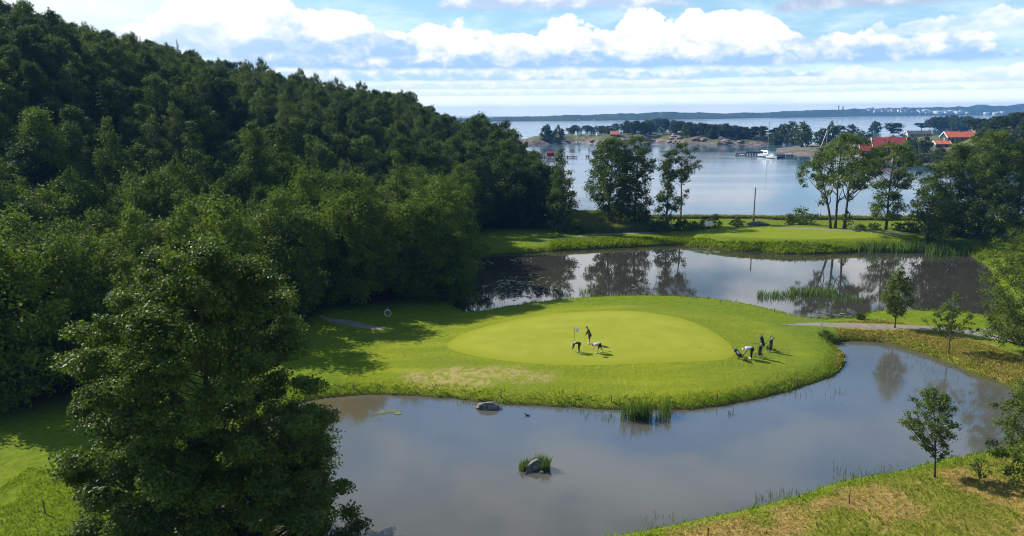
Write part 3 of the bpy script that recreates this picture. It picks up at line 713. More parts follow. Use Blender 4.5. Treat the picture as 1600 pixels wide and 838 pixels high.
# dark bush overhanging the pond at the wood's corner
hero('shrub', 'leafy shrub leaning over the pond at the corner of the wood', 732, 486, 408, 42, 39, 'shrub', base=.03, prof=wide, nclump=50, cr=(.12, .18), per=90, lm=L_MID, limbs=8)
for k, (a, b, t, w, lb, lm_) in enumerate([(1253, 351, 322, 40, 'round green bush on the far bank left of the three stemmed tree', L_YOUNG), (1234, 351, 333, 18, 'small dark bush tucked against the round bush', L_MID),
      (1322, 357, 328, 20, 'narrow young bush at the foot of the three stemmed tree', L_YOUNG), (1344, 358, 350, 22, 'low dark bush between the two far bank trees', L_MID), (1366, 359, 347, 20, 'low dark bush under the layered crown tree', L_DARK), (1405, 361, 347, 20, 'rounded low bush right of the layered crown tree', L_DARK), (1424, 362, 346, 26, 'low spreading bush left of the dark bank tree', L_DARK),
      (1118, 355, 333, 22, 'upright green bush beside the pale board', L_MID), (1101, 356, 337, 24, 'round green bush left of the upright bush', L_MID), (1030, 362, 344, 46, 'wide low dark thicket under the ragged tree', L_DARK), (1066, 360, 343, 36, 'low bush at the foot of the bare stemmed tree', L_MID), (1085, 359, 345, 26, 'small bush between the bare stemmed tree and the round bush', L_MID),
      (1345, 499, 487, 16, 'small dark bush at the pond corner beside the path', L_DARK), (1290, 527, 516, 24, 'scrubby dark bush where the path meets the green', L_MID), (908, 364, 350, 34, 'sunlit weedy bush beside the conical tree', L_FRONT), (1152, 354, 341, 24, 'scruffy pale bush beside the utility pole', L_OLIVE)]):
    hero('shrub', lb, a, b, t, w, 60 + k, 'shrub', base=.02, prof=wide, nclump=34, cr=(.13, .2), per=60 if b < 400 else 260, lm=lm_, limbs=6)
hero('shrub', 'sparse low alder shoot on the near bank at the right edge', 1530, 752, 716, 40, 90, 'shrub', base=.2, prof=open_p, nclump=26, cr=(.07, .12), per=400, leaf=.1, lm=L_YOUNG, limbs=26)

# ------------------------------------------------------------------ grass, reeds, pads
GRASS = leafmat('grass_blade', (.085, .130, .006), (.200, .240, .014), .35, .7, .05, 0)
STRAW = leafmat('straw_blade', (.26, .19, .06), (.46, .35, .13), .2, .8, .05, 0)
REED = leafmat('reed_blade', (.040, .080, .015), (.115, .165, .035), .3, .5, .3, 0)
PALE_REED = leafmat('pale_reed_blade', (.105, .125, .030), (.22, .22, .07), .3, .6, .2, 0)
def blades(name, P, h, w, m, seed, lean=.35):
    rng = np.random.default_rng(seed); n = len(P); a = rng.uniform(0, 6.283, n); hh = h * rng.uniform(.5, 1.25, n)
    ww = (w if np.ndim(w) else np.full(n, w)) * rng.uniform(.7, 1.2, n)
    d = np.stack([np.cos(a), np.sin(a), 0 * a], 1); ln = rng.normal(0, lean, (n, 2)) * hh[:, None]
    mid = P + np.concatenate([ln * .35, (hh * .6)[:, None]], 1); tip = P + np.concatenate([ln, hh[:, None]], 1)
    V = np.stack([P - d * (ww / 2)[:, None], P + d * (ww / 2)[:, None], mid + d * (ww * .35)[:, None], tip, mid - d * (ww * .35)[:, None]], 1)
    t = np.repeat(np.clip(rng.normal(.5, .25, n), 0, 1), 5)
    return props(link(name, quads_mesh(name, V.reshape(-1, 3), None, 5, t), m), kind='stuff')
def scatter(n, x0, x1, y0, y1, cond, seed):
    rng = np.random.default_rng(seed); x = rng.uniform(x0, x1, n); y = rng.uniform(y0, y1, n)
    z, s, s3, sg, st_ = ground_all(x, y); q = pxof(x, y, z)
    k = cond(x, y, z, s, s3, sg, st_, q, rng.random(n))
    for P_ in PATHS: k = k & (sdf(P_, x, y, False) > 1.35)
    return np.stack([x, y, z - .02], 1)[k]
inview = lambda q: (q > -20) & (q < 1620)
P = scatter(420000, -45, 85, 24, 165, lambda x, y, z, s, s3, sg, st_, q, u: (s > .02) & (s < 1.7) & inview(q) & (u < 1.2 - s * .6) & (y < fedge(q) + 3) & ~((x > 2) & (y < 58) & (s > 1.2)), 1)
blades('bank_grass', P, .12 + .55 * fbm(P[:, 0], P[:, 1], 1.6, 4, 3) ** 2, .03 + P[:, 1] * .0007, GRASS, 2)
P = scatter(90000, 3, 40, 33, 60, lambda x, y, z, s, s3, sg, st_, q, u: (s > 1.0) & inview(q) & (u < .25 + .9 * (fbm(x, y, 3.5, 4, 11) < .5)), 3)
blades('bank_grass', P, .17, .045, GRASS, 4, .8)
P = scatter(90000, 3, 40, 33, 60, lambda x, y, z, s, s3, sg, st_, q, u: (s > 1.3) & inview(q) & (u < .12 + .9 * (fbm(x, y, 3.5, 4, 11) > .5)), 5)
blades('dry_grass', P, .15, .04, STRAW, 6, 1.3)
P = scatter(160000, 26, 62, 56, 88, lambda x, y, z, s, s3, sg, st_, q, u: (s > .1) & (s < 8) & inview(q) & (q > 1305) & (sdf(P1, x, y) < 6.5) & (sdf(P2, x, y) > 3), 7)
h_ = len(P) // 2; blades('dry_grass', P[:h_], .24, .055, STRAW, 8, .9); blades('bank_grass', P[h_:], .22, .055, GRASS, 9, .6)
P = scatter(60000, -34, -12, 30, 56, lambda x, y, z, s, s3, sg, st_, q, u: (s > .3) & inview(q) & (fbm(x, y, 2, 3, 21) + (50 - y) * .02 > .5), 10)
blades('bank_grass', P, .18, .045, GRASS, 11, .6)
P = scatter(220000, 5, 85, 120, 165, lambda x, y, z, s, s3, sg, st_, q, u: (s > .1) & (s < 9) & (q > 860) & inview(q) & (st_ > .3) & (u < .35 + .65 * (fbm(x, y, 4, 3, 30) > .5)) & (pyof(x, y, z) > 372), 12)
blades('bank_grass', P, .45, .16, GRASS, 13, .5)
# weeds and reeds along the sea side of the dyke
P = scatter(200000, 5, 95, 145, 178, lambda x, y, z, s, s3, sg, st_, q, u: (s3 > -.5) & (s3 < 6) & (q > 860) & inview(q) & (s > 3), 14)
blades('dry_grass', P, .75, .16, PALE_REED, 15, .35)
P = scatter(90000, 5, 32, 146, 172, lambda x, y, z, s, s3, sg, st_, q, u: (q > 884) & (q < 1010) & (pyof(x, y, z) < 364) & (s3 > 0), 16)
blades('reed_bed', P, 1.5, .15, PALE_REED, 17, .2)
def reed_px(name, boxes, h, w, m, seed):
    rng = np.random.default_rng(seed); out = []
    for x0, x1, y0, y1, n in boxes:
        for _ in range(n):
            out.append(at(rng.uniform(x0, x1), rng.triangular(y0, (y0 + y1) / 2, y1), 0) - [0, 0, .1])
    return blades(name, np.array(out), h, w, m, seed, .16)
reed_px('reeds', [(970, 990, 647, 661, 90), (986, 1014, 646, 661, 260), (1030, 1048, 640, 657, 110), (1010, 1034, 652, 660, 36)], 1.5, .055, REED, 31)
reed_px('reeds', [(1236, 1306, 452, 466, 700), (1182, 1240, 456, 470, 330), (1300, 1350, 462, 474, 130), (905, 925, 452, 466, 60)], .85, .07, REED, 32)
reed_px('reeds', [(1340, 1446, 386, 396, 1500), (1446, 1545, 384, 402, 1400)], 1.7, .13, REED, 33)
reed_px('reeds', [(940, 962, 648, 660, 26), (900, 960, 638, 655, 30), (715, 735, 628, 640, 14), (1135, 1150, 640, 654, 14), (1190, 1320, 598, 640, 40)], .55, .04, REED, 34)
reed_px('reeds', [(1000, 1240, 800, 838, 160), (1180, 1320, 762, 800, 300), (1300, 1540, 722, 765, 420), (1360, 1560, 545, 605, 160)], .45, .035, REED, 35)
# lily pads
PAD = mat('lily_pad', (.11, .13, .05), .45, .35, var=.4)
rng = np.random.default_rng(40); b = MB()
for x0, x1, y0, y1, n in [(735, 835, 455, 470, 70), (775, 850, 432, 452, 80), (795, 830, 404, 412, 24), (735, 770, 405, 415, 24), (985, 1012, 440, 452, 12), (1085, 1125, 390, 397, 60), (1075, 1120, 386, 392, 30), (850, 890, 428, 470, 20), (590, 625, 640, 648, 30), (1270, 1330, 488, 498, 40)]:
    for _ in range(n):
        c = at(rng.uniform(x0, x1), rng.normal((y0 + y1) / 2, (y1 - y0) / 4), .012); r = rng.uniform(.12, .30); a0 = rng.uniform(0, 6.28)
        b.add([(c[0] + r * math.cos(a0 + k * .75) * (1 if k else .2), c[1] + r * math.sin(a0 + k * .75) * (1 if k else .2), c[2] + rng.uniform(0, .02)) for k in range(8)], [tuple(range(8))])
props(b.build('lily_pads', PAD), kind='stuff')

# ------------------------------------------------------------------ rocks
m, nt, o = newmat('rock'); oc = coords(nt); r1 = nz(nt, oc, 2.5, 6, .65); r2 = nz(nt, oc, 9, 4, .6)
c = mixc(nt, r1.ramp(.35, .65), (.075, .066, .058), (.23, .215, .195)); c = mixc(nt, r2.ramp(.6, .75) * .5, c, (.09, .085, .06))
p = principled(nt, c, .85, .25, 0, r1 + r2 * .4, .7, .1); nt.links.new(p.outputs[0], o.inputs[0]); ROCK = m
def rock(name, label, loc, d, seed, m=ROCK, group=None, rz=0, cut=.6):
    bm = bmesh.new(); bmesh.ops.create_icosphere(bm, subdivisions=4, radius=1); rr = random.Random(seed)
    planes = [(Vector((rr.gauss(0, 1), rr.gauss(0, 1), rr.gauss(.2, .8))).normalized(), rr.uniform(.5, .9)) for _ in range(9)]
    for v in bm.verts:
        for n_, q in planes:
            k = v.co.dot(n_) - q
            if k > 0: v.co -= n_ * k * .9
        v.co *= 1 + .10 * mnoise.noise(v.co * 2.2 + Vector((seed, 0, 0))) + .04 * mnoise.noise(v.co * 6 + Vector((0, seed, 0)))
        v.co = Vector((v.co.x * d[0] / 2, v.co.y * d[1] / 2, v.co.z * d[2] / 2))
    me = bpy.data.meshes.new(name); bm.to_mesh(me); bm.free()
    o_ = link(name, me, m); o_.location = loc; o_.rotation_euler = (0, 0, rz); return props(o_, label, 'rock', group)
q = at(763, 638, 0); rock('boulder', 'smooth grey boulder standing in the pond just off the green', (q[0], q[1], .12), (2.1, 1.3, 1.0), 3)
q = at(833, 733, 0); rock('boulder', 'speckled grey boulder wrapped in rushes out in the near pond', (q[0], q[1], .15), (1.5, 1.1, 1.3), 9)
rock('stone', 'small dark stone at the waterline in front of the rush wrapped boulder', tuple(at(822, 741, 0)), (.35, .3, .3), 12)
rock('stone', 'second small dark stone beside the rush wrapped boulder, nearer its right end', tuple(at(846, 739, 0)), (.5, .35, .3), 13)
rng = np.random.default_rng(50); pts = []
for _ in range(900):
    a = rng.uniform(0, 6.283); rr = rng.uniform(.55, 1.0)
    if -2.3 < a - 6.283 * (a > 3.9) < -1.0: continue
    pts.append([q[0] + 1.15 * rr * math.cos(a) + .1, q[1] + .75 * rr * math.sin(a), -.1])
blades('rushes', np.array(pts), np.where(np.array(pts)[:, 0] > q[0] + .2, 1.0, .7), .035, REED, 51, .15)
g = gp(1186, 352); rock('stone_block', 'low grey stone block on the far bank at the utility pole', (g[0], g[1], g[2] + .2), (5.0, 1.6, 1.2), 15)

# ------------------------------------------------------------------ course furniture
WOOD = mat('weathered_wood', (.16, .12, .085), .85, .2, scale=9); RUST = mat('rusty_stake', (.20, .075, .030), .8, .2)
BLACK = mat('black_fabric', (.016, .016, .018), .55, .4); DGREY = mat('dark_grey_metal', (.06, .06, .065), .4, .5, .6); ALU = mat('brushed_metal', (.55, .55, .57), .3, .5, .9)
WHITE = mat('white_cloth', (.80, .80, .80), .8, .2, var=.04); WPAINT = mat('white_paint', (.78, .78, .76), .5, .4, var=.05); SKIN = mat('skin', (.46, .27, .19), .55, .4, var=.08)
RUBBER = mat('black_rubber', (.02, .02, .02), .7, .3); YELLOW = mat('yellow_paint', (.62, .48, .05), .5, .4); NAVY = mat('navy_cloth', (.018, .02, .035), .8, .2)
LILAC = mat('lilac_cloth', (.50, .53, .78), .8, .2, var=.08); PURPLE = mat('purple_cloth', (.10, .06, .26), .8, .2); KHAKI = mat('tan_cloth', (.33, .22, .12), .85, .2); HAIR = mat('brown_hair', (.05, .03, .02), .6, .3); RED = mat('red_cloth', (.4, .03, .03), .7, .3)
for k, (a, b, t, lb, mm) in enumerate([(552, 607, 598, 'short dark stake at the left end of the bank before the green', WOOD), (783, 622, 612, 'short dark stake on the bank behind the smooth boulder', WOOD), (955, 628, 617, 'short dark stake on the bank left of the tall reeds', WOOD),
      (1121, 625, 615, 'short rusty stake on the bank right of the tall reeds', RUST), (1244, 602, 589, 'dark stake on the right shoulder of the bank around the green', WOOD), (1210, 488, 481, 'small dark stake at the back of the green by the far pond', WOOD), (1126, 474, 468, 'tiny dark stake on the far rim of the green', WOOD), (1284, 511, 505, 'short stake where the gravel path leaves the green', WOOD),
      (1327, 787, 771, 'rust coloured stake on the near right bank', RUST), (1106, 838, 825, 'rust coloured stake low on the near bank at the bottom edge', RUST), (71, 803, 781, 'short wooden stake in the sunlit grass at the lower left', WOOD), (1475, 393, 386, 'small stake on the far bank by the reeds', WOOD)]):
    p = gp(a, b); h = at_y(a, t, p[1])[2] - p[2]; tt = thing('stake', lb, 'stake', tuple(p), 0, 'marker stakes around the ponds')
    le = random.uniform(-.06, .06)
    MB().tube([(0, 0, -.15), (le * h * .5, 0, h * .5), (le * h, 0, h * .86)], [.045, .045, .043], 7).build('post', mm, tt)
    MB().tube([(le * h, 0, h * .86), (le * h, 0, h * .97), (le * h, 0, h)], [.046, .046, .02], 7).build('cap', mm, tt)
# lifebuoy on its post
p = gp(607, 505); t = thing('lifebuoy_stand', 'white lifebuoy ring on a post at the dark edge of the wood', 'lifebuoy stand', tuple(p), R(-12))
MB().box((0, 0, .95), (.09, .07, 2.1)).build('post', WOOD, t); MB().box((0, -.05, 1.62), (.3, .03, .05)).build('hook', DGREY, t)
MB().ring((0, -.12, 1.25), .38, .07, 'y', 24, 8).build('ring', mat('aged_white', (.42, .41, .38), .7, .2), t, True)
b = MB()
for k in range(4):
    a = math.pi / 4 + k * math.pi / 2
    b.ring((.38 * math.cos(a), -.12, 1.25 + .38 * math.sin(a)), .08, .012, 'y', 12, 5)
b.build('rope', mat('rope', (.35, .3, .2)), t)
# pale board on the far bank
p = gp(1107, 359); t = thing('sign_board', 'small pale blank board on legs by the bushes on the far bank', 'sign', tuple(p))
MB().box((0, 0, 1.25), (1.5, .06, 1.1)).build('panel', WPAINT, t)
for s in (-1, 1): MB().box((s * .55, .06, .7), (.09, .09, 1.6)).build('leg', WOOD, t)
# utility pole
p = gp(1177, 351); h = at_y(1177, 294, p[1])[2] - p[2]; t = thing('utility_pole', 'lone wooden utility pole on the far bank against the bay', 'pole', tuple(p))
MB().tube([(0, 0, -.5), (0, 0, h)], [.15, .11], 9).build('post', WOOD, t); MB().tube([(0, 0, h), (0, 0, h + .12)], [.13, .05], 9).build('cap', DGREY, t)
for s in (-1, 1): MB().tube([(s * .16, 0, h - .5), (s * .34, 0, h - .5), (s * .34, 0, h - .3)], [.02, .03, .05], 6).build('insulator', WPAINT, t)
for s in (-1, 1):
    MB().box((s * .2, -.02, 1.0), (.03, .3, .5)).build('climbing_bracket', DGREY, t)

# flag
p = gp(897, 549.5); t = thing('golf_flag', 'white flag on a thin yellow and black flagstick in the hole', 'flag', tuple(p))
MB().tube([(0, 0, -.1), (0, 0, 1.15)], .022, 6).build('lower_stick', YELLOW, t); MB().tube([(0, 0, 1.15), (0, 0, 2.55)], .020, 6).build('upper_stick', mat('dark_stick', (.09, .08, .05), .4), t)
V = []; Fq = []; NX, NZ = 9, 6
for i in range(NX):
    for j in range(NZ):
        u, v = i / (NX - 1), j / (NZ - 1); V.append((.02 + .55 * u, .10 * math.sin(u * 6 + v) * u, 2.52 - .42 * (v - .5) * (1 - .25 * u) - .21 - .22 * u * u))
for i in range(NX - 1):
    for j in range(NZ - 1): Fq.append((i * NZ + j, (i + 1) * NZ + j, (i + 1) * NZ + j + 1, i * NZ + j + 1))
b = MB(); b.add(V, Fq); fo_ = b.build('flag_cloth', leafmat('flag_cloth', (.75, .75, .75), (.82, .82, .82), .5, .8, .1, 0, (1, 1, 1, 1)), t, True)
so_ = fo_.modifiers.new('s', 'SOLIDIFY'); so_.thickness = .012
MB().ring((0, 0, .008), .06, .008, 'y', 12, 5)
b = MB(); b.tube([(0, 0, 2.55), (0, 0, 2.60)], [.03, .015], 6).build('finial', WPAINT, t)

# ------------------------------------------------------------------ people
def skin_mesh(verts, edges, radii, root=0, sub=2):
    me = bpy.data.meshes.new('tmp'); me.from_pydata(verts, edges, []); o_ = bpy.data.objects.new('tmp', me); COL.objects.link(o_)
    sm = o_.modifiers.new('skin', 'SKIN'); sm.use_smooth_shade = True
    if not me.skin_vertices:
        bb = bmesh.new(); bb.from_mesh(me); bb.verts.layers.skin.verify(); bb.to_mesh(me); bb.free()
    for i, sv in enumerate(me.skin_vertices[0].data):
        rr = radii[i]; sv.radius = rr if isinstance(rr, tuple) else (rr, rr); sv.use_root = (i == root)
    sb = o_.modifiers.new('sub', 'SUBSURF'); sb.levels = sub; sb.render_levels = sub
    dg = bpy.context.evaluated_depsgraph_get(); dg.update()
    out = bpy.data.meshes.new_from_object(o_.evaluated_get(dg)); bpy.data.objects.remove(o_); bpy.data.meshes.remove(me)
    for p_ in out.polygons: p_.use_smooth = True
    return out
def person(label, loc, rz, J, shirt, legs, cap=None, sleeve='short', shorts=False, shoe=WPAINT, group=None, sc=1.0, belt=None):
    J = {k: Vector(v) for k, v in J.items()}
    for k in list(J):
        if k.endswith('L') and k[:-1] + 'R' not in J: J[k[:-1] + 'R'] = Vector((J[k].x, -J[k].y, J[k].z))
    t = thing('person', label, 'person', loc, rz, group); t.scale = (sc,) * 3
    V = []; Ed = []; Rd = []; ix = {}
    def add(n, co, r, par=None):
        ix[n] = len(V); V.append(tuple(co)); Rd.append(r)
        if par: Ed.append((ix[par], ix[n]))
    add('pelvis', J['pelvis'], (.135, .105)); add('waist', J['pelvis'].lerp(J['chest'], .5), (.13, .10), 'pelvis'); add('chest', J['chest'], (.15, .115), 'waist')
    add('neckb', J['neck'], .07, 'chest'); hd = (J['head'] - J['neck']).normalized()
    add('neck', J['neck'] + hd * .05, .055, 'neckb'); add('jaw', J['head'] - hd * .03, (.075, .085), 'neck'); add('brow', J['head'] + hd * .07, (.082, .098), 'jaw'); add('top', J['head'] + hd * .13, .06, 'brow')
    for s in 'LR':
        sg_ = 1 if s == 'L' else -1
        add('sh' + s, J['sh' + s], .062, 'chest'); add('elm' + s, J['sh' + s].lerp(J['el' + s], .5), .052, 'sh' + s); add('el' + s, J['el' + s], .042, 'elm' + s); add('wr' + s, J['wr' + s], .028, 'el' + s)
        fd = (J['wr' + s] - J['el' + s]).normalized(); sd_ = Vector((0, 1, 0)).cross(fd).normalized(); 
        palm = J['wr' + s] + fd * .07; add('palm' + s, palm, (.038, .018), 'wr' + s)
        for q in range(4):
            o1 = palm + fd * (.045 + .012 * (q in (1, 2))) + sd_ * ((q - 1.5) * .021); add(f'f{q}{s}', o1, .009, 'palm' + s)
            o2 = o1 + fd * .028 - Vector((0, sg_, 0)) * .018; add(f'g{q}{s}', o2, .008, f'f{q}{s}')
            add(f'h{q}{s}', o2 + fd * .012 - Vector((0, sg_, 0)) * .022, .007, f'g{q}{s}')
        th = J['wr' + s] + fd * .035 + sd_ * .045; add('t1' + s, th, .010, 'palm' + s); add('t2' + s, th + fd * .035 - Vector((0, sg_, 0)) * .015, .009, 't1' + s)
        add('hip' + s, J['hip' + s], .10, 'pelvis'); add('th' + s, J['hip' + s].lerp(J['kn' + s], .5), .085, 'hip' + s); add('kn' + s, J['kn' + s], .06, 'th' + s)
        add('cf' + s, J['kn' + s].lerp(J['an' + s], .35), .058, 'kn' + s); add('an' + s, J['an' + s], .038, 'cf' + s); add('to' + s, J['to' + s], (.04, .03), 'an' + s)
    link('body', skin_mesh(V, Ed, Rd), SKIN, t)
    def cloth(name, chain, m, grow):
        ks = []; v2 = []; r2 = []; e2 = []
        for a_, b_ in chain:
            for k in (a_, b_):
                if k not in ks: ks.append(k); v2.append(V[ix[k]]); rr = Rd[ix[k]]; r2.append(tuple(x + grow for x in rr) if isinstance(rr, tuple) else rr + grow)
            e2.append((ks.index(a_), ks.index(b_)))
        link(name, skin_mesh(v2, e2, r2), m, t)
    ch = [('pelvis', 'waist'), ('waist', 'chest'), ('chest', 'neckb')]
    for s in 'LR':
        ch += [('chest', 'sh' + s), ('sh' + s, 'elm' + s)]
        if sleeve == 'long': ch += [('elm' + s, 'el' + s), ('el' + s, 'wr' + s)]
    cloth('shirt', ch, shirt, .02)
    ch = []
    for s in 'LR':
        ch += [('pelvis', 'hip' + s), ('hip' + s, 'th' + s), ('th' + s, 'kn' + s)]
        if not shorts: ch += [('kn' + s, 'cf' + s), ('cf' + s, 'an' + s)]
    cloth('shorts' if shorts else 'trousers', ch, legs, .022)
    for s in 'LR':
        a_, b_ = J['an' + s], J['to' + s]; 
        me = skin_mesh([(a_.x - .05, a_.y, .05), (a_.x + .03, a_.y, .06), (b_.x, b_.y, .045), (b_.x + .05, b_.y, .04)], [(0, 1), (1, 2), (2, 3)], [(.045, .05), (.05, .055), (.05, .042), (.03, .03)], 1, 1); link('shoe', me, shoe, t)
    # face: nose, eyes, ears ; cap or hair
    fw = (Vector((1, 0, 0)) - hd * hd.x); fw = fw.normalized() if fw.length > .3 else Vector((0, 0, -1)); fw = (fw - hd * fw.dot(hd)).normalized(); sdv = hd.cross(fw)
    H0 = J['head'] + hd * .02
    MB().ball(H0 + fw * .095 - hd * .005, .018, 8, 6).build('nose', SKIN, t, True)
    for s in (-1, 1):
        MB().ball(H0 + fw * .082 + sdv * .033 * s + hd * .03, .012, 8, 6).build('eye', BLACK, t, True); MB().ball(H0 + sdv * .085 * s, .022, 8, 6).build('ear', SKIN, t, True)
    MB().ball(H0 + fw * .084 - hd * .05, .018, 8, 6, (1, 1, .4)).build('mouth', mat('lips', (.35, .13, .11)), t, True)
    M3 = Matrix((fw, sdv, hd)).transposed()
    V3 = []; F3 = []; n, m_ = 14, 6
    for j in range(m_ + 1):
        a_ = j / m_ * math.pi * .52
        for i in range(n):
            w_ = 2 * math.pi * i / n; V3.append(H0 + hd * .045 + M3 @ Vector((.108 * math.sin(a_) * math.cos(w_), .098 * math.sin(a_) * math.sin(w_), .108 * math.cos(a_))))
    for j in range(m_):
        for i in range(n): F3.append((j * n + i, (j + 1) * n + i, (j + 1) * n + (i + 1) % n, j * n + (i + 1) % n))
    b = MB(); b.add(V3, F3); c_ = b.build('cap' if cap else 'hair', cap or HAIR, t, True)
    if cap:
        b = MB(); v_ = [H0 + hd * .04 + M3 @ Vector((.09 + (.10 if 1 <= i <= 4 else 0), (i - 2.5) * .032, 0)) for i in range(6)]
        b.add(v_ + [q + hd * .012 for q in v_], [tuple(range(5, -1, -1)), tuple(range(6, 12))] + [(i, (i + 1) % 6, 6 + (i + 1) % 6, 6 + i) for i in range(6)]); b.build('peak', cap, c_)
    if belt: MB().ring(tuple(J['pelvis'] + Vector((0, 0, .06))), .17, .022, 'x', 16, 5)
    return t
STAND = dict(pelvis=(-.04, 0, .95), chest=(.08, 0, 1.30), neck=(.15, 0, 1.48), head=(.24, 0, 1.62), shL=(.11, .19, 1.42), elL=(.24, .21, 1.14), wrL=(.38, .05, .93), hipL=(-.03, .10, .92), knL=(.04, .13, .50), anL=(-.02, .15, .09), toL=(.14, .17, .05))
BEND = dict(pelvis=(-.10, 0, .96), chest=(.30, 0, 1.06), neck=(.48, 0, .99), head=(.61, 0, .88), shL=(.43, .18, 1.00), elL=(.52, .20, .70), wrL=(.62, .10, .42), hipL=(-.08, .10, .92), knL=(-.02, .12, .50), anL=(-.05, .13, .09), toL=(.11, .15, .05))
STRIDE = dict(BEND, knL=(.10, .12, .50), anL=(.16, .13, .09), toL=(.32, .14, .05), hipR=(-.08, -.10, .92), knR=(-.20, -.13, .50), anR=(-.42, -.14, .09), toR=(-.27, -.15, .05), shR=(.43, -.18, 1.0), elR=(.50, -.20, .70), wrR=(.62, -.1, .42))
GG = 'golfers on and beside the green'
def sc_at(px, pyf, pyh, h):
    p = gp(px, pyf); return p, (at_y(px, pyh, p[1])[2] - p[2]) / h
p, k = sc_at(921, 537.5, 510.5, 1.76); person('person standing bowed over a putt in a black top and black shorts', tuple(p), R(178), STAND, BLACK, BLACK, None, 'long', True, WPAINT, GG, k)
q = p; b = thing('putter', 'thin steel putter held by the standing golfer in black', 'golf club', tuple(p), R(178)); b.scale = (k,) * 3
MB().tube([(.40, 0, .98), (.52, 0, .06)], .008, 5).build('shaft', ALU, b); MB().tube([(.38, 0, 1.10), (.40, 0, .96)], .014, 6).build('grip', RUBBER, b); MB().box((.53, -.03, .03), (.04, .13, .035)).build('club_head', ALU, b)
p, k = sc_at(904, 550.5, 533.5, 1.16); person('person in black with a white cap bending towards the hole beside the flagstick', tuple(p), R(182), BEND, BLACK, NAVY, WHITE, 'long', False, WPAINT, GG, k)
p, k = sc_at(936, 551.5, 535, 1.16); person('person in a white and lilac shirt with purple cap bending with legs apart', tuple(p), R(176), STRIDE, LILAC, NAVY, PURPLE, 'short', True, WPAINT, GG, k)
b = thing('putter', 'dark putter lying on the green behind the golfer in lilac', 'golf club', tuple(gp(941, 551.5)), R(10))
MB().tube([(0, 0, .05), (.8, .1, .05)], .012, 5).build('shaft', DGREY, b); MB().box((.85, .1, .04), (.1, .12, .05)).build('club_head', DGREY, b); MB().tube([(-.2, -.02, .05), (0, 0, .05)], .018, 5).build('grip', RUBBER, b)
p, k = sc_at(1173, 561, 540, 1.16); person('person in a pale blue shirt and white cap bending over a golf trolley', tuple(p), R(170), BEND, LILAC, NAVY, WHITE, 'short', False, WPAINT, GG, k * .95)

# trolleys with bags
def trolley(label, loc, rz, tilt, sc=1.0, towel=None):
    t = thing('golf_trolley', label, 'golf trolley', loc, rz, 'golf trolleys beside the green'); t.scale = (sc,) * 3
    f = MB(); f.tube([(-.35, 0, .22), (.35, 0, .95), (.55, 0, 1.05)], .022, 6); f.tube([(-.1, -.34, .16), (-.1, .34, .16)], .018, 6); f.tube([(-.1, 0, .42), (-.1, -.3, .17)], .016, 6); f.tube([(-.1, 0, .42), (-.1, .3, .17)], .016, 6); f.tube([(-.35, 0, .22), (-.62, 0, .12)], .018, 6)
    f.build('frame', DGREY, t, True)
    MB().tube([(.55, -.16, 1.05), (.55, .16, 1.05)], .022, 6).build('handle', RUBBER, t)
    for c, r_ in (((-.1, -.36, .16), .16), ((-.1, .36, .16), .16), ((-.62, 0, .11), .11)):
        w = MB().ring(c, r_ - .03, .03, 'y', 18, 6).build('wheel', RUBBER, t, True)
        b = MB(); b.tube([(c[0], c[1] - .02, c[2]), (c[0], c[1] + .02, c[2])], .03, 8)
        for s in range(5):
            a = s * 1.2566; b.tube([c, (c[0] + (r_ - .04) * math.cos(a), c[1], c[2] + (r_ - .04) * math.sin(a))], .010, 4)
        b.build('rim', ALU, w)
    ux, uz = math.sin(tilt), math.cos(tilt); base = Vector((-.38, 0, .26)); A = Vector((ux, 0, uz)); Nn = Vector((-uz, 0, ux))
    bag = MB().tube([base, base + A * .1, base + A * .55, base + A * .85, base + A * .9], [.13, .15, .15, .165, .17], 12).build('bag', BLACK, t, True)
    MB().tube([base + A * .2 + Nn * .13, base + A * .55 + Nn * .15], [.09, .08], 8).build('pocket', DGREY, bag)
    MB().ring(tuple(base + A * .9), .165, .018, 'y', 14, 5)
    for s in range(7):
        a = s * .9; o1 = base + A * .8 + Vector((0, math.sin(a) * .1, 0)) + Nn * math.cos(a) * .09; e1 = o1 + A * (.25 + .06 * (s % 3)) + Vector((0, math.sin(a) * .03, 0))
        cl_ = MB().tube([o1, e1], .008, 4).build('club', ALU, bag)
        MB().ball(e1, .045, 8, 6, (1.2, .9, .8)).build('club_head', (WPAINT if s in (0, 4) else BLACK), cl_, True)
    if towel is not None:
        MB().box(base + A * .62 + Vector((0, -.18, 0)), (.16, .03, .34), 0, ('Y', tilt)).build('towel', towel, bag)
    return t
for (a, b_, rz, ti, lb, tw, s) in [(1164, 561, R(10), -.75, 'black golf trolley leaning low with pale club covers, under the bending golfer', WHITE, 1.1), (1184, 557, R(95), -.1, 'black golf trolley upright just right of the bending golfer', None, 1.08),
                            (1198, 543, R(20), -.35, 'rearmost black golf trolley with its front wheel to the left', None, 1.1), (1205, 548, R(60), .05, 'rightmost black golf trolley with a white towel on its bag', WHITE, 1.08)]:
    p = gp(a, b_); trolley(lb, tuple(p), rz, ti, s, tw)
# duck on the pond
p = at(824, 650, 0); t = thing('duck', 'dark duck swimming on the pond near the smooth boulder', 'duck', (p[0], p[1], 0), R(160))
me = skin_mesh([(-.22, 0, .09), (-.08, 0, .07), (.1, 0, .07), (.2, 0, .12), (.23, 0, .22), (.26, 0, .28)], [(i, i + 1) for i in range(5)], [(.02, .03), (.09, .08), (.09, .08), (.05, .05), (.035, .035), (.045, .045)], 2, 2); link('body', me, mat('duck_feather', (.06, .045, .03)), t)
MB().tube([(.29, 0, .28), (.35, 0, .265)], [.022, .012], 6).build('bill', YELLOW, t)

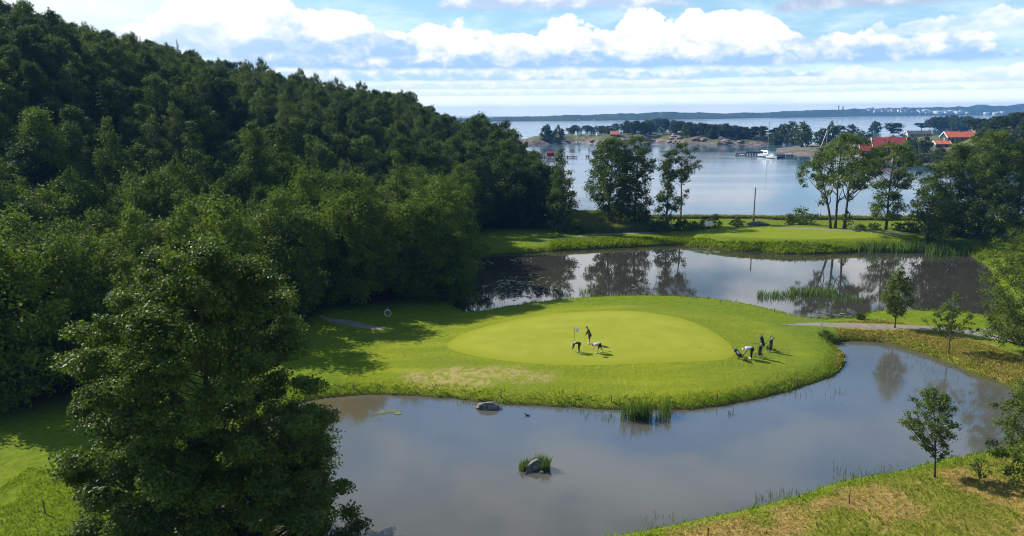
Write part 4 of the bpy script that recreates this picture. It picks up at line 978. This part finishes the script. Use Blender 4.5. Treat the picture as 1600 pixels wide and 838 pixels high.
# ------------------------------------------------------------------ island and headland across the bay
isl_f = [at(a, b, SEA)[:2] for a, b in [(815, 227), (838, 228), (862, 226), (900, 223.5), (940, 226), (980, 224), (1020, 222.5), (1060, 225), (1100, 225.5), (1150, 226), (1200, 226), (1235, 222)]]
ISL = smooth([tuple(p) for p in isl_f] + [(p[0] * 1.13, p[1] + 105) for p in isl_f[::-1]], 3)
hd_f = [at(a, b, SEA)[:2] for a, b in [(1212, 234), (1222, 241), (1245, 244), (1285, 245), (1320, 246), (1345, 248), (1375, 251), (1420, 256), (1480, 259), (1540, 261), (1600, 263), (1720, 266)]]
HDL = smooth([tuple(p) for p in hd_f] + [(700, 640), (420, 690), (300, 640), (215, 560)], 3)
def iz(x, y):
    sh = x.shape; x = x.ravel(); y = y.ravel()
    a = sdf(ISL, x, y) + (fbm(x, y, 14, 3, 31) - .5) * 8; b = sdf(HDL, x, y) + (fbm(x, y, 12, 3, 32) - .5) * 6
    za = SEA + np.where(a < 0, 7.5 * (1 - np.exp(a / 14)), -a * .3) + (a < 0) * 3.2 * (fbm(x, y, 9, 4, 33) - .5) * ss(0, -6, a)
    p = pxof(x, y, 5); up = ss(1370, 1470, p) * 3 + ss(1480, 1600, p) * 9
    zb = SEA + np.where(b < 0, (2.2 + up) * (1 - np.exp(b / 22)) + up * .8 * ss(-20, -110, b), -b * .3) + (b < 0) * 1.2 * (fbm(x, y, 8, 4, 34) - .5) * ss(0, -5, b)
    return np.maximum(np.maximum(za, zb), -3).reshape(sh)
ime, IX, IY, IZ = grid_mesh('island', np.arange(-20, 720, 3.0), np.arange(330, 860, 2.5), iz)
m, nt, o = newmat('island_ground'); oc = coords(nt); i1 = nz(nt, oc, .06, 5, .6); i2 = nz(nt, oc, .35, 5, .65)
geo = nt.nodes.new('ShaderNodeNewGeometry'); sp = nt.nodes.new('ShaderNodeSeparateXYZ'); nt.links.new(geo.outputs['Normal'], sp.inputs[0]); sl = E(nt, sp.outputs[2])
rockc = mixc(nt, i2.ramp(.35, .65), (.075, .055, .052), (.25, .195, .18)); grassc = mixc(nt, i2.ramp(.3, .7), (.05, .07, .02), (.13, .125, .04))
hz = nt.nodes.new('ShaderNodeSeparateXYZ'); nt.links.new(geo.outputs['Position'], hz.inputs[0])
gm = (i1 * .8 + sl * .9 + E(nt, hz.outputs[2]) * .03).ramp(1.22, 1.38)
c = mixc(nt, gm, rockc, grassc); p = principled(nt, c, .9, .2, 0, i2, .8, 1.0); nt.links.new(p.outputs[0], o.inputs[0])
props(link('island_terrain', ime, m), kind='structure')
def izp(x, y): return float(iz(np.array([x], float), np.array([y], float))[0])
def far_on(px, py):
    """point of island ground under this line of sight (else at sea level)"""
    d = ray(px, py); t = np.linspace(330, 900, 1200); z = CZ + d[2] * t; g_ = iz(d[0] * t, d[1] * t); k = int(np.argmax(z < g_))
    if k == 0: return at(px, py, SEA)
    return np.array([d[0] * t[k], d[1] * t[k], g_[k]])
P_far = [make_tree(200 + i, 11, 10, .06, wide, 40, (.13, .2), 18, .95, L_FAR, limbs=4, flat=.85) for i in range(3)]
P_pine = [make_tree(210 + i, 12, 9, .25, [(0, .4), (.35, .9), (.7, 1), (1, .5)], 36, (.14, .2), 18, .9, L_PINE, limbs=8, flat=.8) for i in range(2)] + [make_tree(215, 11, 7, .15, tall, 34, (.14, .2), 18, .85, L_PINE, limbs=4)]
far_src = {}
def far_tree(px, py, pyt, wpx, kind, label, group):
    p = far_on(px, py); dep = p[1] * CP + (CZ - p[2]) * SP; h = at_y(px, pyt, p[1])[2] - p[2]; w = wpx * dep / F
    L = P_pine if kind == 'pine' else P_far; i = random.randrange(len(L)); nm = 'pine_tree' if kind == 'pine' else 'broadleaf_tree'
    h0, w0 = ((12, 9), (12, 9), (11, 7))[i] if kind == 'pine' else (11, 10)
    sc = (w / w0, w / w0, h / h0); key = (nm, i); rz = random.uniform(0, 6.28)
    if key not in far_src:
        t = place_tree(nm, L[i], label, tuple(p), rz, sc, group); kids(t); far_src[key] = t
    else: dup(far_src[key], tuple(p), rz, sc, label, group)
rr = random.Random(21)
G1 = 'trees on the low rocky island'; G2 = 'trees on the headland with the houses'
far_tree(855, 222, 194, 22, 'leaf', 'round bright tree at the left end of the rocky island', G1); far_tree(872, 223, 195, 22, 'leaf', 'second round tree at the left end of the rocky island', G1)
sky_top = [(880, 198), (905, 194), (930, 196), (955, 196), (972, 188), (1000, 188), (1030, 185), (1060, 188), (1085, 190), (1110, 194), (1140, 192), (1160, 198), (1180, 197), (1200, 197), (1230, 198)]
for k in range(130):
    px = rr.uniform(892, 1215) if k > 22 else rr.uniform(985, 1145)
    top = np.interp(px, *zip(*sky_top)) + abs(rr.gauss(0, 3.0)); b_ = top + rr.uniform(13, 22) if px > 975 else top + rr.uniform(9, 13)
    b_ = min(b_, 217 if px > 975 else 209)
    far_tree(px, b_, top, rr.uniform(10, 18), 'pine' if rr.random() < .65 else 'leaf', 'low dark tree in the belt along the top of the rocky island', G1)
for (px, b_, t_, w_, kd, lb) in [(1212, 230, 206, 24, 'leaf', 'bright round tree at the tip of the headland by the pier'), (1236, 229, 190, 34, 'leaf', 'large dark spreading tree behind the pier'), (1254, 230, 191, 30, 'leaf', 'tall dark tree right of the spreading tree behind the pier'), (1222, 226, 194, 16, 'pine', 'narrow dark tree left of the spreading tree behind the pier'),
      (1297, 224, 189, 20, 'leaf', 'round tree on the headland above the bare masts'), (1283, 228, 200, 26, 'leaf', 'green leafy tree beside the bare masts'), (1330, 216, 194, 22, 'pine', 'flat topped pine between the masts and the red boathouse'), (1310, 216, 196, 20, 'pine', 'dark pine right of the masts'), (1366, 208, 189, 20, 'leaf', 'pale loose tree behind the red boathouse'),
      (1395, 214, 192, 30, 'pine', 'broad dark pine left of the grey roofed house'), (1412, 236, 211, 22, 'leaf', 'dark leafy tree right of the red boathouse'), (1428, 236, 214, 18, 'leaf', 'small dark leafy tree right of the red boathouse beside the garage'), (1445, 240, 212, 22, 'leaf', 'dark leafy tree between boathouse and garage'), (1345, 222, 204, 30, 'leaf', 'greyish bushy tree behind the small red shed'), (1325, 224, 206, 26, 'leaf', 'greyish bushy tree left of the small red shed'), (1440, 203, 192, 24, 'pine', 'dark pine behind the grey roofed house'), (1385, 236, 218, 16, 'leaf', 'low tree at the far wall of the red boathouse')]:
    far_tree(px, b_, t_, w_, kd, lb, G2)
for k in range(70):
    px = rr.uniform(1452, 1605); top = np.interp(px, [1440, 1470, 1500, 1530, 1560, 1600], [190, 179, 180, 184, 181, 170]) + abs(rr.gauss(0, 4)); b_ = top + rr.uniform(14, 24)
    if 1468 < px < 1526 and b_ > 207: continue
    if k > 45 and px > 1528: b_ = rr.uniform(212, 236); top = b_ - rr.uniform(16, 24)
    far_tree(px, min(b_, 214) if k <= 45 else b_, top, rr.uniform(14, 26), 'pine' if rr.random() < .5 else 'leaf', 'dark tree in the wood behind the red roofed house', G2)
for k in range(40):
    px = rr.uniform(1400, 1605); y_ = rr.uniform(236, 258)
    far_tree(px, y_, y_ - rr.uniform(13, 20), rr.uniform(14, 22), 'leaf', 'low leafy tree on the wooded shore below the houses', G2)
# rocks on the island shore
PINK = mat('pink_granite', (.21, .16, .15), .9, .2, var=.35, scale=.5)
for k in range(46):
    px = rr.uniform(1028, 1222) if k < 36 else rr.uniform(850, 985); y_ = rr.uniform(211, 225) if k < 36 else rr.uniform(218, 225); p = far_on(px, y_); s = rr.uniform(3, 8)
    rock('shore_rock', 'pinkish weathered granite rock on the shore of the low island', (p[0], p[1], p[2] + s * .05), (s * 1.3, s, s * .45), 300 + k, PINK, 'granite rocks of the island shore', rr.uniform(0, 3))
for k, (px, y_, s, lb) in enumerate([(1316, 213, 17, 'large bare pinkish rock hump rising behind the three stemmed tree'), (1390, 219, 9, 'pale rock under the broad pine by the grey house')]):
    p = far_on(px, y_); rock('rock_hump', lb, (p[0], p[1], p[2] + 1), (s * 1.5, s, s * .7), 360 + k, PINK)

# houses
REDW = mat('red_boards', (.23, .022, .020), .8, .2, scale=1, var=.15); REDROOF = mat('dark_red_roof', (.27, .045, .040), .75, .25, var=.15, scale=.8); ORROOF = mat('orange_tile_roof', (.50, .125, .070), .8, .2, var=.12, scale=.8)
GREYROOF = mat('slate_roof', (.085, .08, .09), .8, .2, scale=.8); GREYW = mat('grey_boards', (.32, .32, .33), .8, .2, var=.1); DARKW = mat('dark_boards', (.06, .05, .05), .8, .2); GLASS = mat('window_glass', (.05, .06, .075), .12, .6, var=.1); BRICK = mat('chimney_brick', (.25, .12, .09), .9, .1)
def house(label, px, py, wpx, yaw, dpt, hw, hr, wall, roofm, name='house', nwin=4, chimney=False, cat='house', door=True, eave=.5):
    p = far_on(px, py); dep = p[1]; L = wpx * dep / F; t = thing(name, label, cat, (p[0], p[1], p[2] - .3), yaw)
    x, y = L / 2, dpt / 2; b = MB()
    b.add([(-x, -y, 0), (x, -y, 0), (x, y, 0), (-x, y, 0), (-x, -y, hw), (x, -y, hw), (x, y, hw), (-x, y, hw), (-x, 0, hw + hr), (x, 0, hw + hr)],
          [(0, 1, 5, 4), (2, 3, 7, 6), (1, 2, 6, 9, 5), (3, 0, 4, 8, 7), (0, 3, 2, 1)]); b.build('wall', wall, t)
    e = eave; sl_ = hr / y; r = MB()
    for s in (-1, 1):
        o_ = [(-x - e, s * (y + e), hw - sl_ * e), (x + e, s * (y + e), hw - sl_ * e), (x + e, 0, hw + hr), (-x - e, 0, hw + hr)]
        v = [(a, b2, c + .05) for a, b2, c in o_] + [(a, b2, c + .3) for a, b2, c in o_]
        r.add(v, [(0, 1, 2, 3), (7, 6, 5, 4), (0, 4, 5, 1), (1, 5, 6, 2), (2, 6, 7, 3), (3, 7, 4, 0)])
    ro = r.build('roof', roofm, t)
    for s in (-1, 1):
        g_ = MB()
        for q in (-1, 1):
            a0, a1 = Vector((s * (x + e + .06), q * (y + e), hw - sl_ * e + .1)), Vector((s * (x + e + .06), 0, hw + hr + .1))
            g_.add([a0 - Vector((0, 0, .3)), a1 - Vector((0, 0, .3)), a1 + Vector((0, 0, .25)), a0 + Vector((0, 0, .25))] + [v_ + Vector((s * .12, 0, 0)) for v_ in (a0 - Vector((0, 0, .3)), a1 - Vector((0, 0, .3)), a1 + Vector((0, 0, .25)), a0 + Vector((0, 0, .25)))], [(0, 1, 2, 3), (7, 6, 5, 4), (0, 4, 5, 1), (1, 5, 6, 2), (2, 6, 7, 3), (3, 7, 4, 0)])
        g_.build('bargeboard', WPAINT, ro)
    for k in range(nwin):
        wx = -x + L * (k + .7) / (nwin + .4)
        f = MB().box((wx, -y - .04, hw * .58), (1.5, .12, min(1.4, hw * .42))).build('window', WPAINT, t); MB().box((wx, -y - .11, hw * .58), (1.2, .06, min(1.1, hw * .32))).build('pane', GLASS, f)
    f = MB().box((-x - .04, 0, hw * .6), (.12, 1.8, min(1.4, hw * .42))).build('window', WPAINT, t); MB().box((-x - .11, 0, hw * .6), (.06, 1.4, min(1.1, hw * .32))).build('pane', GLASS, f)
    if door: MB().box((-x + L * .18, -y - .05, min(1.1, hw * .42)), (1.1, .12, min(2.2, hw * .8))).build('door', DARKW, t)
    if chimney: MB().box((L * .05, .3, hw + hr + .3), (1.0, .7, 1.3)).build('chimney', BRICK, ro)
    return t
house('large red boathouse with dark red roof and white gable trim across the bay', 1386, 241, 46, R(-14), 12, 4.2, 5.2, REDW, REDROOF, 'boathouse', 4, cat='boathouse')
house('small red waterside shed built against the large red boathouse', 1356, 243.5, 22, R(-22), 7, 3.2, 3.0, REDW, REDROOF, 'boathouse', 2, cat='boathouse')
house('low grey house with a dark slate roof among pines on the headland', 1434, 214.5, 34, R(-8), 9, 2.8, 2.6, GREYW, GREYROOF, 'house', 5)
house('dark gabled wing with slate roof left of the low grey house', 1412, 214.5, 14, R(60), 8, 2.6, 2.4, DARKW, GREYROOF, 'house', 2)
house('long dark house with bright orange red tiled roof on the headland', 1496, 222, 40, R(-6), 10, 3.2, 2.9, DARKW, ORROOF, 'house', 6, True)
house('small white gabled house peeping over the orange red roof', 1480, 209, 9, R(50), 6, 2.4, 2.2, WPAINT, GREYROOF, 'house', 2)
house('small dark garage with an orange tiled roof below the long house', 1470, 230.5, 20, R(-10), 7, 2.2, 1.5, DARKW, ORROOF, 'garage', 1, cat='garage')
house('little cabin with faded orange roof on the rocky island', 961, 213, 12, R(-15), 6, 1.9, 2.2, DARKW, ORROOF, 'cabin', 2, cat='cabin')
house('low grey cabin beside the round trees on the rocky island', 888, 203, 9, R(10), 6, 2.0, 1.2, GREYW, GREYROOF, 'cabin', 2, cat='cabin')
# sails / small white dinghies drawn up on the island
for k, px in enumerate([900, 905.5, 921, 934]):
    p = far_on(px, 212); t = thing('beach_tent', ['leftmost of the small white tents on the island grass', 'second white tent from the left on the island grass', 'white tent on the island grass between the pair and the cabin side tent', 'white tent on the island grass closest to the orange roofed cabin'][k], 'tent', tuple(p), R(-30 + 15 * k), 'white tents on the island')
    h = 3.6; MB().add([(-1.2, -1.0, 0), (1.2, -1.0, 0), (1.2, 1.0, 0), (-1.2, 1.0, 0), (-.9, 0, h), (.9, 0, h)], [(0, 1, 5, 4), (2, 3, 4, 5), (1, 2, 5), (3, 0, 4)]).build('canvas', WHITE, t)
    MB().tube([(0, -.03, h - .1), (0, -.03, h + .4)], .05, 5).build('pole', DGREY, t)

# piers, boats
def hull(L, B, D, mm, parent, name='hull'):
    n = 9; V = []; Fq = []
    for i in range(n):
        u = i / (n - 1); w = B / 2 * (1 - max(0, (u - .45) / .55) ** 2.2) * (.86 + .14 * min(1, u * 3)) + .02; zt = D * (1 + .35 * u * u); x = (u - .5) * L
        V += [(x, -w, zt), (x, -w * .82, D * .35), (x, 0, -.25 * D + .2 * D * u * u), (x, w * .82, D * .35), (x, w, zt), (x, 0, zt - .12)]
    for i in range(n - 1):
        for j in range(6): Fq.append((i * 6 + j, i * 6 + (j + 1) % 6, (i + 1) * 6 + (j + 1) % 6, (i + 1) * 6 + j))
    Fq += [(5, 4, 3, 2, 1, 0), tuple((n - 1) * 6 + j for j in range(6))]
    b = MB(); b.add(V, Fq); return b.build(name, mm, parent)
def boat(name, label, px, py, L, yaw, cabin=True, mast=0, mm=WPAINT, cat='boat'):
    p = at(px, py, SEA); t = thing(name, label, cat, (p[0], p[1], SEA - .1), yaw); D = L * .17
    hull(L, L * .33, D, mm, t)
    if cabin:
        c = MB(); b_ = L * .11; c.add([(-.12 * L, -b_, D * .95), (.24 * L, -b_ * .8, D), (.24 * L, b_ * .8, D), (-.12 * L, b_, D * .95), (-.12 * L, -b_ * .85, D + L * .15), (.12 * L, -b_ * .7, D + L * .15), (.12 * L, b_ * .7, D + L * .15), (-.12 * L, b_ * .85, D + L * .15)],
            [(0, 1, 5, 4), (1, 2, 6, 5), (2, 3, 7, 6), (3, 0, 4, 7), (4, 5, 6, 7)]); cb = c.build('cabin', mm, t)
        MB().box((0, 0, D + L * .09), (.18 * L, b_ * 1.86, L * .05)).build('window', GLASS, cb)
    if mast:
        MB().tube([(.08 * L, 0, D), (.08 * L, 0, mast)], [.16, .10], 6).build('mast', ALU, t); MB().tube([(.06 * L, 0, D + 1.6), (-.38 * L, 0, D + 1.8)], .12, 6).build('boom', ALU, t)
        MB().tube([(.48 * L, 0, D * 1.3), (.08 * L, 0, mast)], .025, 4).build('stay', DGREY, t)
    else: MB().box((-L * .52, 0, D * .7), (.35, .5, D * 1.2)).build('outboard_motor', DGREY, t)
    return t
boat('sailing_boat', 'white sailing boat with a tall bare mast moored at the pier end', 1197, 245.5, 10.5, R(-62), True, 20, cat='sailboat'); boat('motor_boat', 'white motor boat moored right of the sailing boat', 1206, 247.5, 8, R(-70)); boat('motor_boat', 'little white open boat at the outer pier end', 1159, 243.5, 4.5, R(20), False)
boat('rowing_boat', 'small pale boat drawn up on the headland shore', 1232, 243, 5, R(10), False); boat('rowing_boat', 'small white boat by the foot of the red shed', 1336, 247, 6, R(15), False); boat('motor_boat', 'tiny white boat close under the island shore', 902, 225.5, 6.5, R(5), True); boat('motor_boat', 'white boat by the red shed slipway', 1330, 244.5, 7, R(-20), True)
boat('rowing_boat', 'small dark boat moored right of the white motor boat', 1219, 247, 5, R(0), False, 0, DARKW)
def pier(label, x0, x1, py, w, top, mm=WOOD, py2=None, posts=8):
    a, b = at(x0, py, SEA), at(x1, py2 or py, SEA); d = b - a; L = float(np.hypot(d[0], d[1])); t = thing('pier', label, 'pier', tuple(a), math.atan2(d[1], d[0]))
    MB().box((L / 2, 0, top), (L, w, .5)).build('deck', mm, t)
    for k in range(posts):
        for s in (-1, 1): MB().tube([(L * (k + .3) / posts, s * (w / 2 - .2), -2), (L * (k + .3) / posts, s * (w / 2 - .2), top + .6)], .22, 6).build('pile', DARKW, t)
    return t
pier('dark wooden pier reaching out from the headland', 1164, 1198, 242.5, 3.0, 1.6, DARKW); t = pier('weathered outer landing stage with a white railing', 1149, 1164, 242.8, 3.5, 1.0, WOOD, posts=4)
b = MB(); 
for k in range(5): b.tube([(k * 1.4, -1.5, 1.2), (k * 1.4, -1.5, 2.6)], .06, 5)
b.tube([(0, -1.5, 2.6), (5.6, -1.5, 2.6)], .06, 5); b.build('railing', WPAINT, t)
pier('low wooden jetty along the headland shore', 1208, 1240, 245.5, 2.5, .9, WOOD); pier('low rusty landing stage off the wooded point', 848, 902, 247, 4.0, .7, mat('brown_wood', (.19, .10, .07), .85), posts=6)
pier('short brown bathing raft out in the bay behind the bare stemmed tree', 1048, 1076, 273, 2.5, .55, mat('brown_wood', (.19, .10, .07)), posts=4); pier('tiny red raft left of the lakeside row', 915, 922, 246, 2.5, .7, REDW, posts=2)
p = at(860, 246.5, SEA); t = thing('boat_shed', 'tiny red shed on the landing stage off the wooded point', 'shed', (p[0], p[1], SEA + .9), R(5))
MB().box((0, 0, .9), (4.5, 2.6, 1.8)).build('wall', REDW, t); MB().add([(-2.5, -1.6, 1.8), (2.5, -1.6, 1.8), (2.5, 1.6, 1.8), (-2.5, 1.6, 1.8), (-2.5, 0, 2.8), (2.5, 0, 2.8)], [(0, 1, 5, 4), (2, 3, 4, 5), (1, 2, 5), (3, 0, 4), (0, 3, 2, 1)]).build('roof', REDROOF, t)
# bare masts on the shore (mast crane)
p = far_on(1290, 241); t = thing('mast_crane', 'tall thin grey mast crane on the headland shore seen above the three stemmed tree', 'crane', tuple(p)); hh = at_y(1290, 203, p[1])[2] - p[2]
MB().tube([(0, 0, 0), (0, 0, hh)], [.28, .16], 6).build('mast', ALU, t); MB().tube([(-4.5, 0, 0), (-.2, 0, hh * .97)], .14, 5).build('strut', ALU, t); MB().tube([(0, 0, hh * .9), (-2.0, -1.5, hh * .62)], .07, 4).build('jib', ALU, t)

# ------------------------------------------------------------------ far shore and town
HPX = np.array([560, 640, 700, 750, 800, 840, 900, 960, 1000, 1050, 1100, 1130, 1200, 1280, 1340, 1420, 1500, 1560, 1610, 1680])
SHY = np.array([191, 191, 190.8, 190.5, 190, 189.5, 189, 188.3, 187.8, 187, 186.2, 185.8, 184.3, 183, 182, 181, 180.3, 180, 179.8, 179.6])
TOPY = np.array([187, 186, 185.5, 184, 182.6, 181.3, 180, 178.2, 176.3, 174.8, 176, 176.6, 175, 171.5, 170.3, 168.5, 167, 165.8, 164.5, 164])
px_ = np.arange(560, 1680, 2.0); shy = np.interp(px_, HPX, SHY); topy = np.interp(px_, HPX, TOPY)
K = 12; V = []
for k in range(K):
    t = k / (K - 1)
    for i, a in enumerate(px_):
        s0 = at(a, shy[i], SEA); Y0 = s0[1]; Y_ = Y0 * (1 + .22 * t); tp = at_y(a, topy[i] + 1.6 * (vnoise(a, 0, 16, 2) - .5) + .9 * (vnoise(a, 3, 5, 3) - .5), Y0 * 1.22)
        zt = tp[2] * (min(t / .8, 1) ** .7) + SEA * (1 - t) - 1 + (vnoise(a, t * 40, 9, 6) - .5) * tp[2] * .25 * math.sin(math.pi * min(1, t / .9))
        V.append((s0[0] * Y_ / Y0, Y_, zt if k else SEA - 1))
n = len(px_); i_, j_ = np.meshgrid(np.arange(n - 1), np.arange(K - 1)); a = (j_ * n + i_).ravel()
hme = quads_mesh('hills', np.array(V), np.stack([a, a + 1, a + n + 1, a + n], 1), 4, None, True)
m, nt, o = newmat('far_forest'); oc = coords(nt); f1 = nz(nt, oc, .006, 5, .65).ramp(.35, .65); f2 = nz(nt, oc, .03, 4).ramp(.35, .65)
c = mixc(nt, f1, (.022, .040, .016), (.05, .07, .026)); c = mixc(nt, f2 * .5, c, (.03, .045, .02)); p = principled(nt, c, .95, .05); nt.links.new(p.outputs[0], o.inputs[0]); FARM = m
props(link('hills', hme, FARM), kind='structure')
V = []
for k, (a, y_) in enumerate([(1440, 182), (1500, 172), (1517, 166), (1528, 163.6), (1542, 163.8), (1555, 168), (1572, 166), (1590, 163.2), (1605, 161.5), (1680, 160), (1700, 182)]):
    q = at_y(a, y_, 5300); V += [tuple(q), (q[0] * 1.06, q[1] * 1.06, -2), (q[0] * .94, q[1] * .94, -2)]
b = MB(); n_ = len(V) // 3
b.add(V, [q for k in range(n_ - 1) for q in ((k * 3, k * 3 + 2, k * 3 + 5, k * 3 + 3), (k * 3 + 1, k * 3, k * 3 + 3, k * 3 + 4))]); props(b.build('hills', FARM, None, True), kind='structure')
TOWNW = [mat('town_white', (.74, .74, .72), .7, .2, var=.05), mat('town_cream', (.62, .55, .46), .7, .2, var=.05), mat('town_brick', (.36, .22, .18), .7, .2, var=.05)]
hillz = np.array(V)
def hill_pt(a, y_):
    d = ray(a, y_); i = np.interp(a, px_, np.arange(len(px_))); j = int(i); s0 = at(a, shy[j], SEA)
    best = None
    for t in np.linspace(0, .8, 60):
        Y_ = s0[1] * (1 + .22 * t); zl = CZ + d[2] / d[1] * Y_; k = t * (K - 1); k0 = int(k); z0 = hv[k0, j, 2] * (1 - (k - k0)) + hv[min(k0 + 1, K - 1), j, 2] * (k - k0)
        if zl <= z0: return np.array([d[0] / d[1] * Y_, Y_, z0])
    return np.array([d[0] / d[1] * Y_, Y_, z0])
hv = np.zeros(len(hme.vertices) * 3, np.float32); hme.vertices.foreach_get('co', hv); hv = hv.reshape(K, n, 3)
def far_block(name, label, cat, px, py, wpx, hpx, mm, grp, tank=False, roof=False):
    p = hill_pt(px, py); k = p[1] / F; w, h = wpx * k, hpx * k; t = thing(name, label, cat, tuple(p), R(rr.uniform(-25, 25)), grp); d = w * .6
    if tank:
        MB().tube([(0, 0, -5), (0, 0, h)], w / 2, 20).build('wall', mm, t, False); MB().tube([(0, 0, h), (0, 0, h * 1.12), (0, 0, h * 1.18)], [w / 2 * 1.01, w / 3, .5], 20).build('roof', TOWNW[0], t)
    else:
        MB().box((0, 0, h / 2 - 3), (w, d, h + 6)).build('wall', mm, t)
        rf_ = MB(); e = w * .53; g_ = d * .55; r_ = h * (.35 if roof else .08)
        rf_.add([(-e, -g_, h), (e, -g_, h), (e, g_, h), (-e, g_, h), (-e * .98, 0, h + r_), (e * .98, 0, h + r_)], [(0, 1, 5, 4), (2, 3, 4, 5), (1, 2, 5), (3, 0, 4), (0, 3, 2, 1)]); rf_.build('roof', GREYROOF if not roof else BRICK, t)
    return t
GT = 'buildings of the town on the far shore'
for k in range(90):
    px = rr.triangular(1335, 1580, 1400); y_ = np.interp(px, [1335, 1400, 1450, 1580], [174, 174, 176, 178.6]) + rr.uniform(-2.6, 1.6)
    far_block('town_building', 'pale block in the hazy town on the far shore', 'building', px, y_, rr.uniform(2.5, 6.5), rr.uniform(1.4, 3.0), TOWNW[rr.choice([0, 0, 0, 1, 2])], GT, roof=rr.random() < .4)
for k, (px, y_, w, h, lb) in enumerate([(1466, 177.8, 12, 3.2, 'widest white storage tank on the far shore'), (1484, 177, 7, 4, 'tall white tank right of the widest tank on the far shore'), (1497, 177.5, 9, 2.6, 'white tank among halls on the far shore'), (1541, 179, 8, 2.6, 'white tank right of the town halls, first of the last three'), (1555, 179, 8, 2.5, 'middle one of the last three white tanks on the far shore'), (1566, 178.6, 5.5, 2.8, 'last white tank on the far shore before the dark wood'), (1446, 175, 10, 3, 'white tank left of the widest tank on the far shore')]):
    far_block('storage_tank', lb, 'storage tank', px, y_, w, h, TOWNW[0], 'storage tanks on the far shore', True)
for k, (px, y_) in enumerate([(885, 188), (905, 187.6), (915, 186.8), (928, 187.3), (940, 186.8), (1256, 174), (1262, 173)]):
    far_block('far_house', 'tiny white house on the hazy far shore beyond the island' if k < 5 else 'tiny white house high on the far wooded ridge', 'house', px, y_, 1.6, 1.0, TOWNW[0], 'houses on the far shore', roof=True)
for k, (px, y_, h, lb) in enumerate([(1310, 172.3, 5, 'thin chimney stack on the far ridge, taller of the pair'), (1317, 172, 3.5, 'thin chimney stack on the far ridge, shorter of the pair')]):
    p = hill_pt(px, y_); kk = p[1] / F; t = thing('chimney_stack', lb, 'chimney', tuple(p)); MB().tube([(0, 0, -10), (0, 0, h * kk)], [5, 3.2], 8).build('shaft', TOWNW[1], t); MB().tube([(0, 0, h * kk), (0, 0, h * kk + 5)], [3.6, 3.6], 8).build('rim', BRICK, t)

# ------------------------------------------------------------------ haze
HZ = 1.5e-4
m, nt, o = newmat('haze'); v = nt.nodes.new('ShaderNodeVolumePrincipled'); v.inputs['Density'].default_value = HZ; v.inputs['Color'].default_value = (.15, .38, .80, 1); v.inputs['Anisotropy'].default_value = .0
nt.links.new(v.outputs[0], o.inputs['Volume'])
b = MB(); b.box((1200, 3400, 36.5), (9600, 7000, 87)); hz_o = b.build('haze', m); props(hz_o, kind='stuff')

# ------------------------------------------------------------------ render settings
vs = SC.view_settings; SC.display_settings.display_device = 'sRGB'; vs.view_transform = 'Standard'; vs.look = 'None'; vs.exposure = 0.66; vs.gamma = 1.0; vs.use_curve_mapping = False
cy = SC.cycles; cy.use_denoising = True; cy.pixel_filter_type = 'BLACKMAN_HARRIS'; cy.filter_width = 1.05; cy.max_bounces = 6; cy.diffuse_bounces = 2; cy.glossy_bounces = 3; cy.transmission_bounces = 2; cy.transparent_max_bounces = 4; cy.volume_bounces = 0
cy.caustics_reflective = False; cy.caustics_refractive = False; cy.sample_clamp_indirect = 4
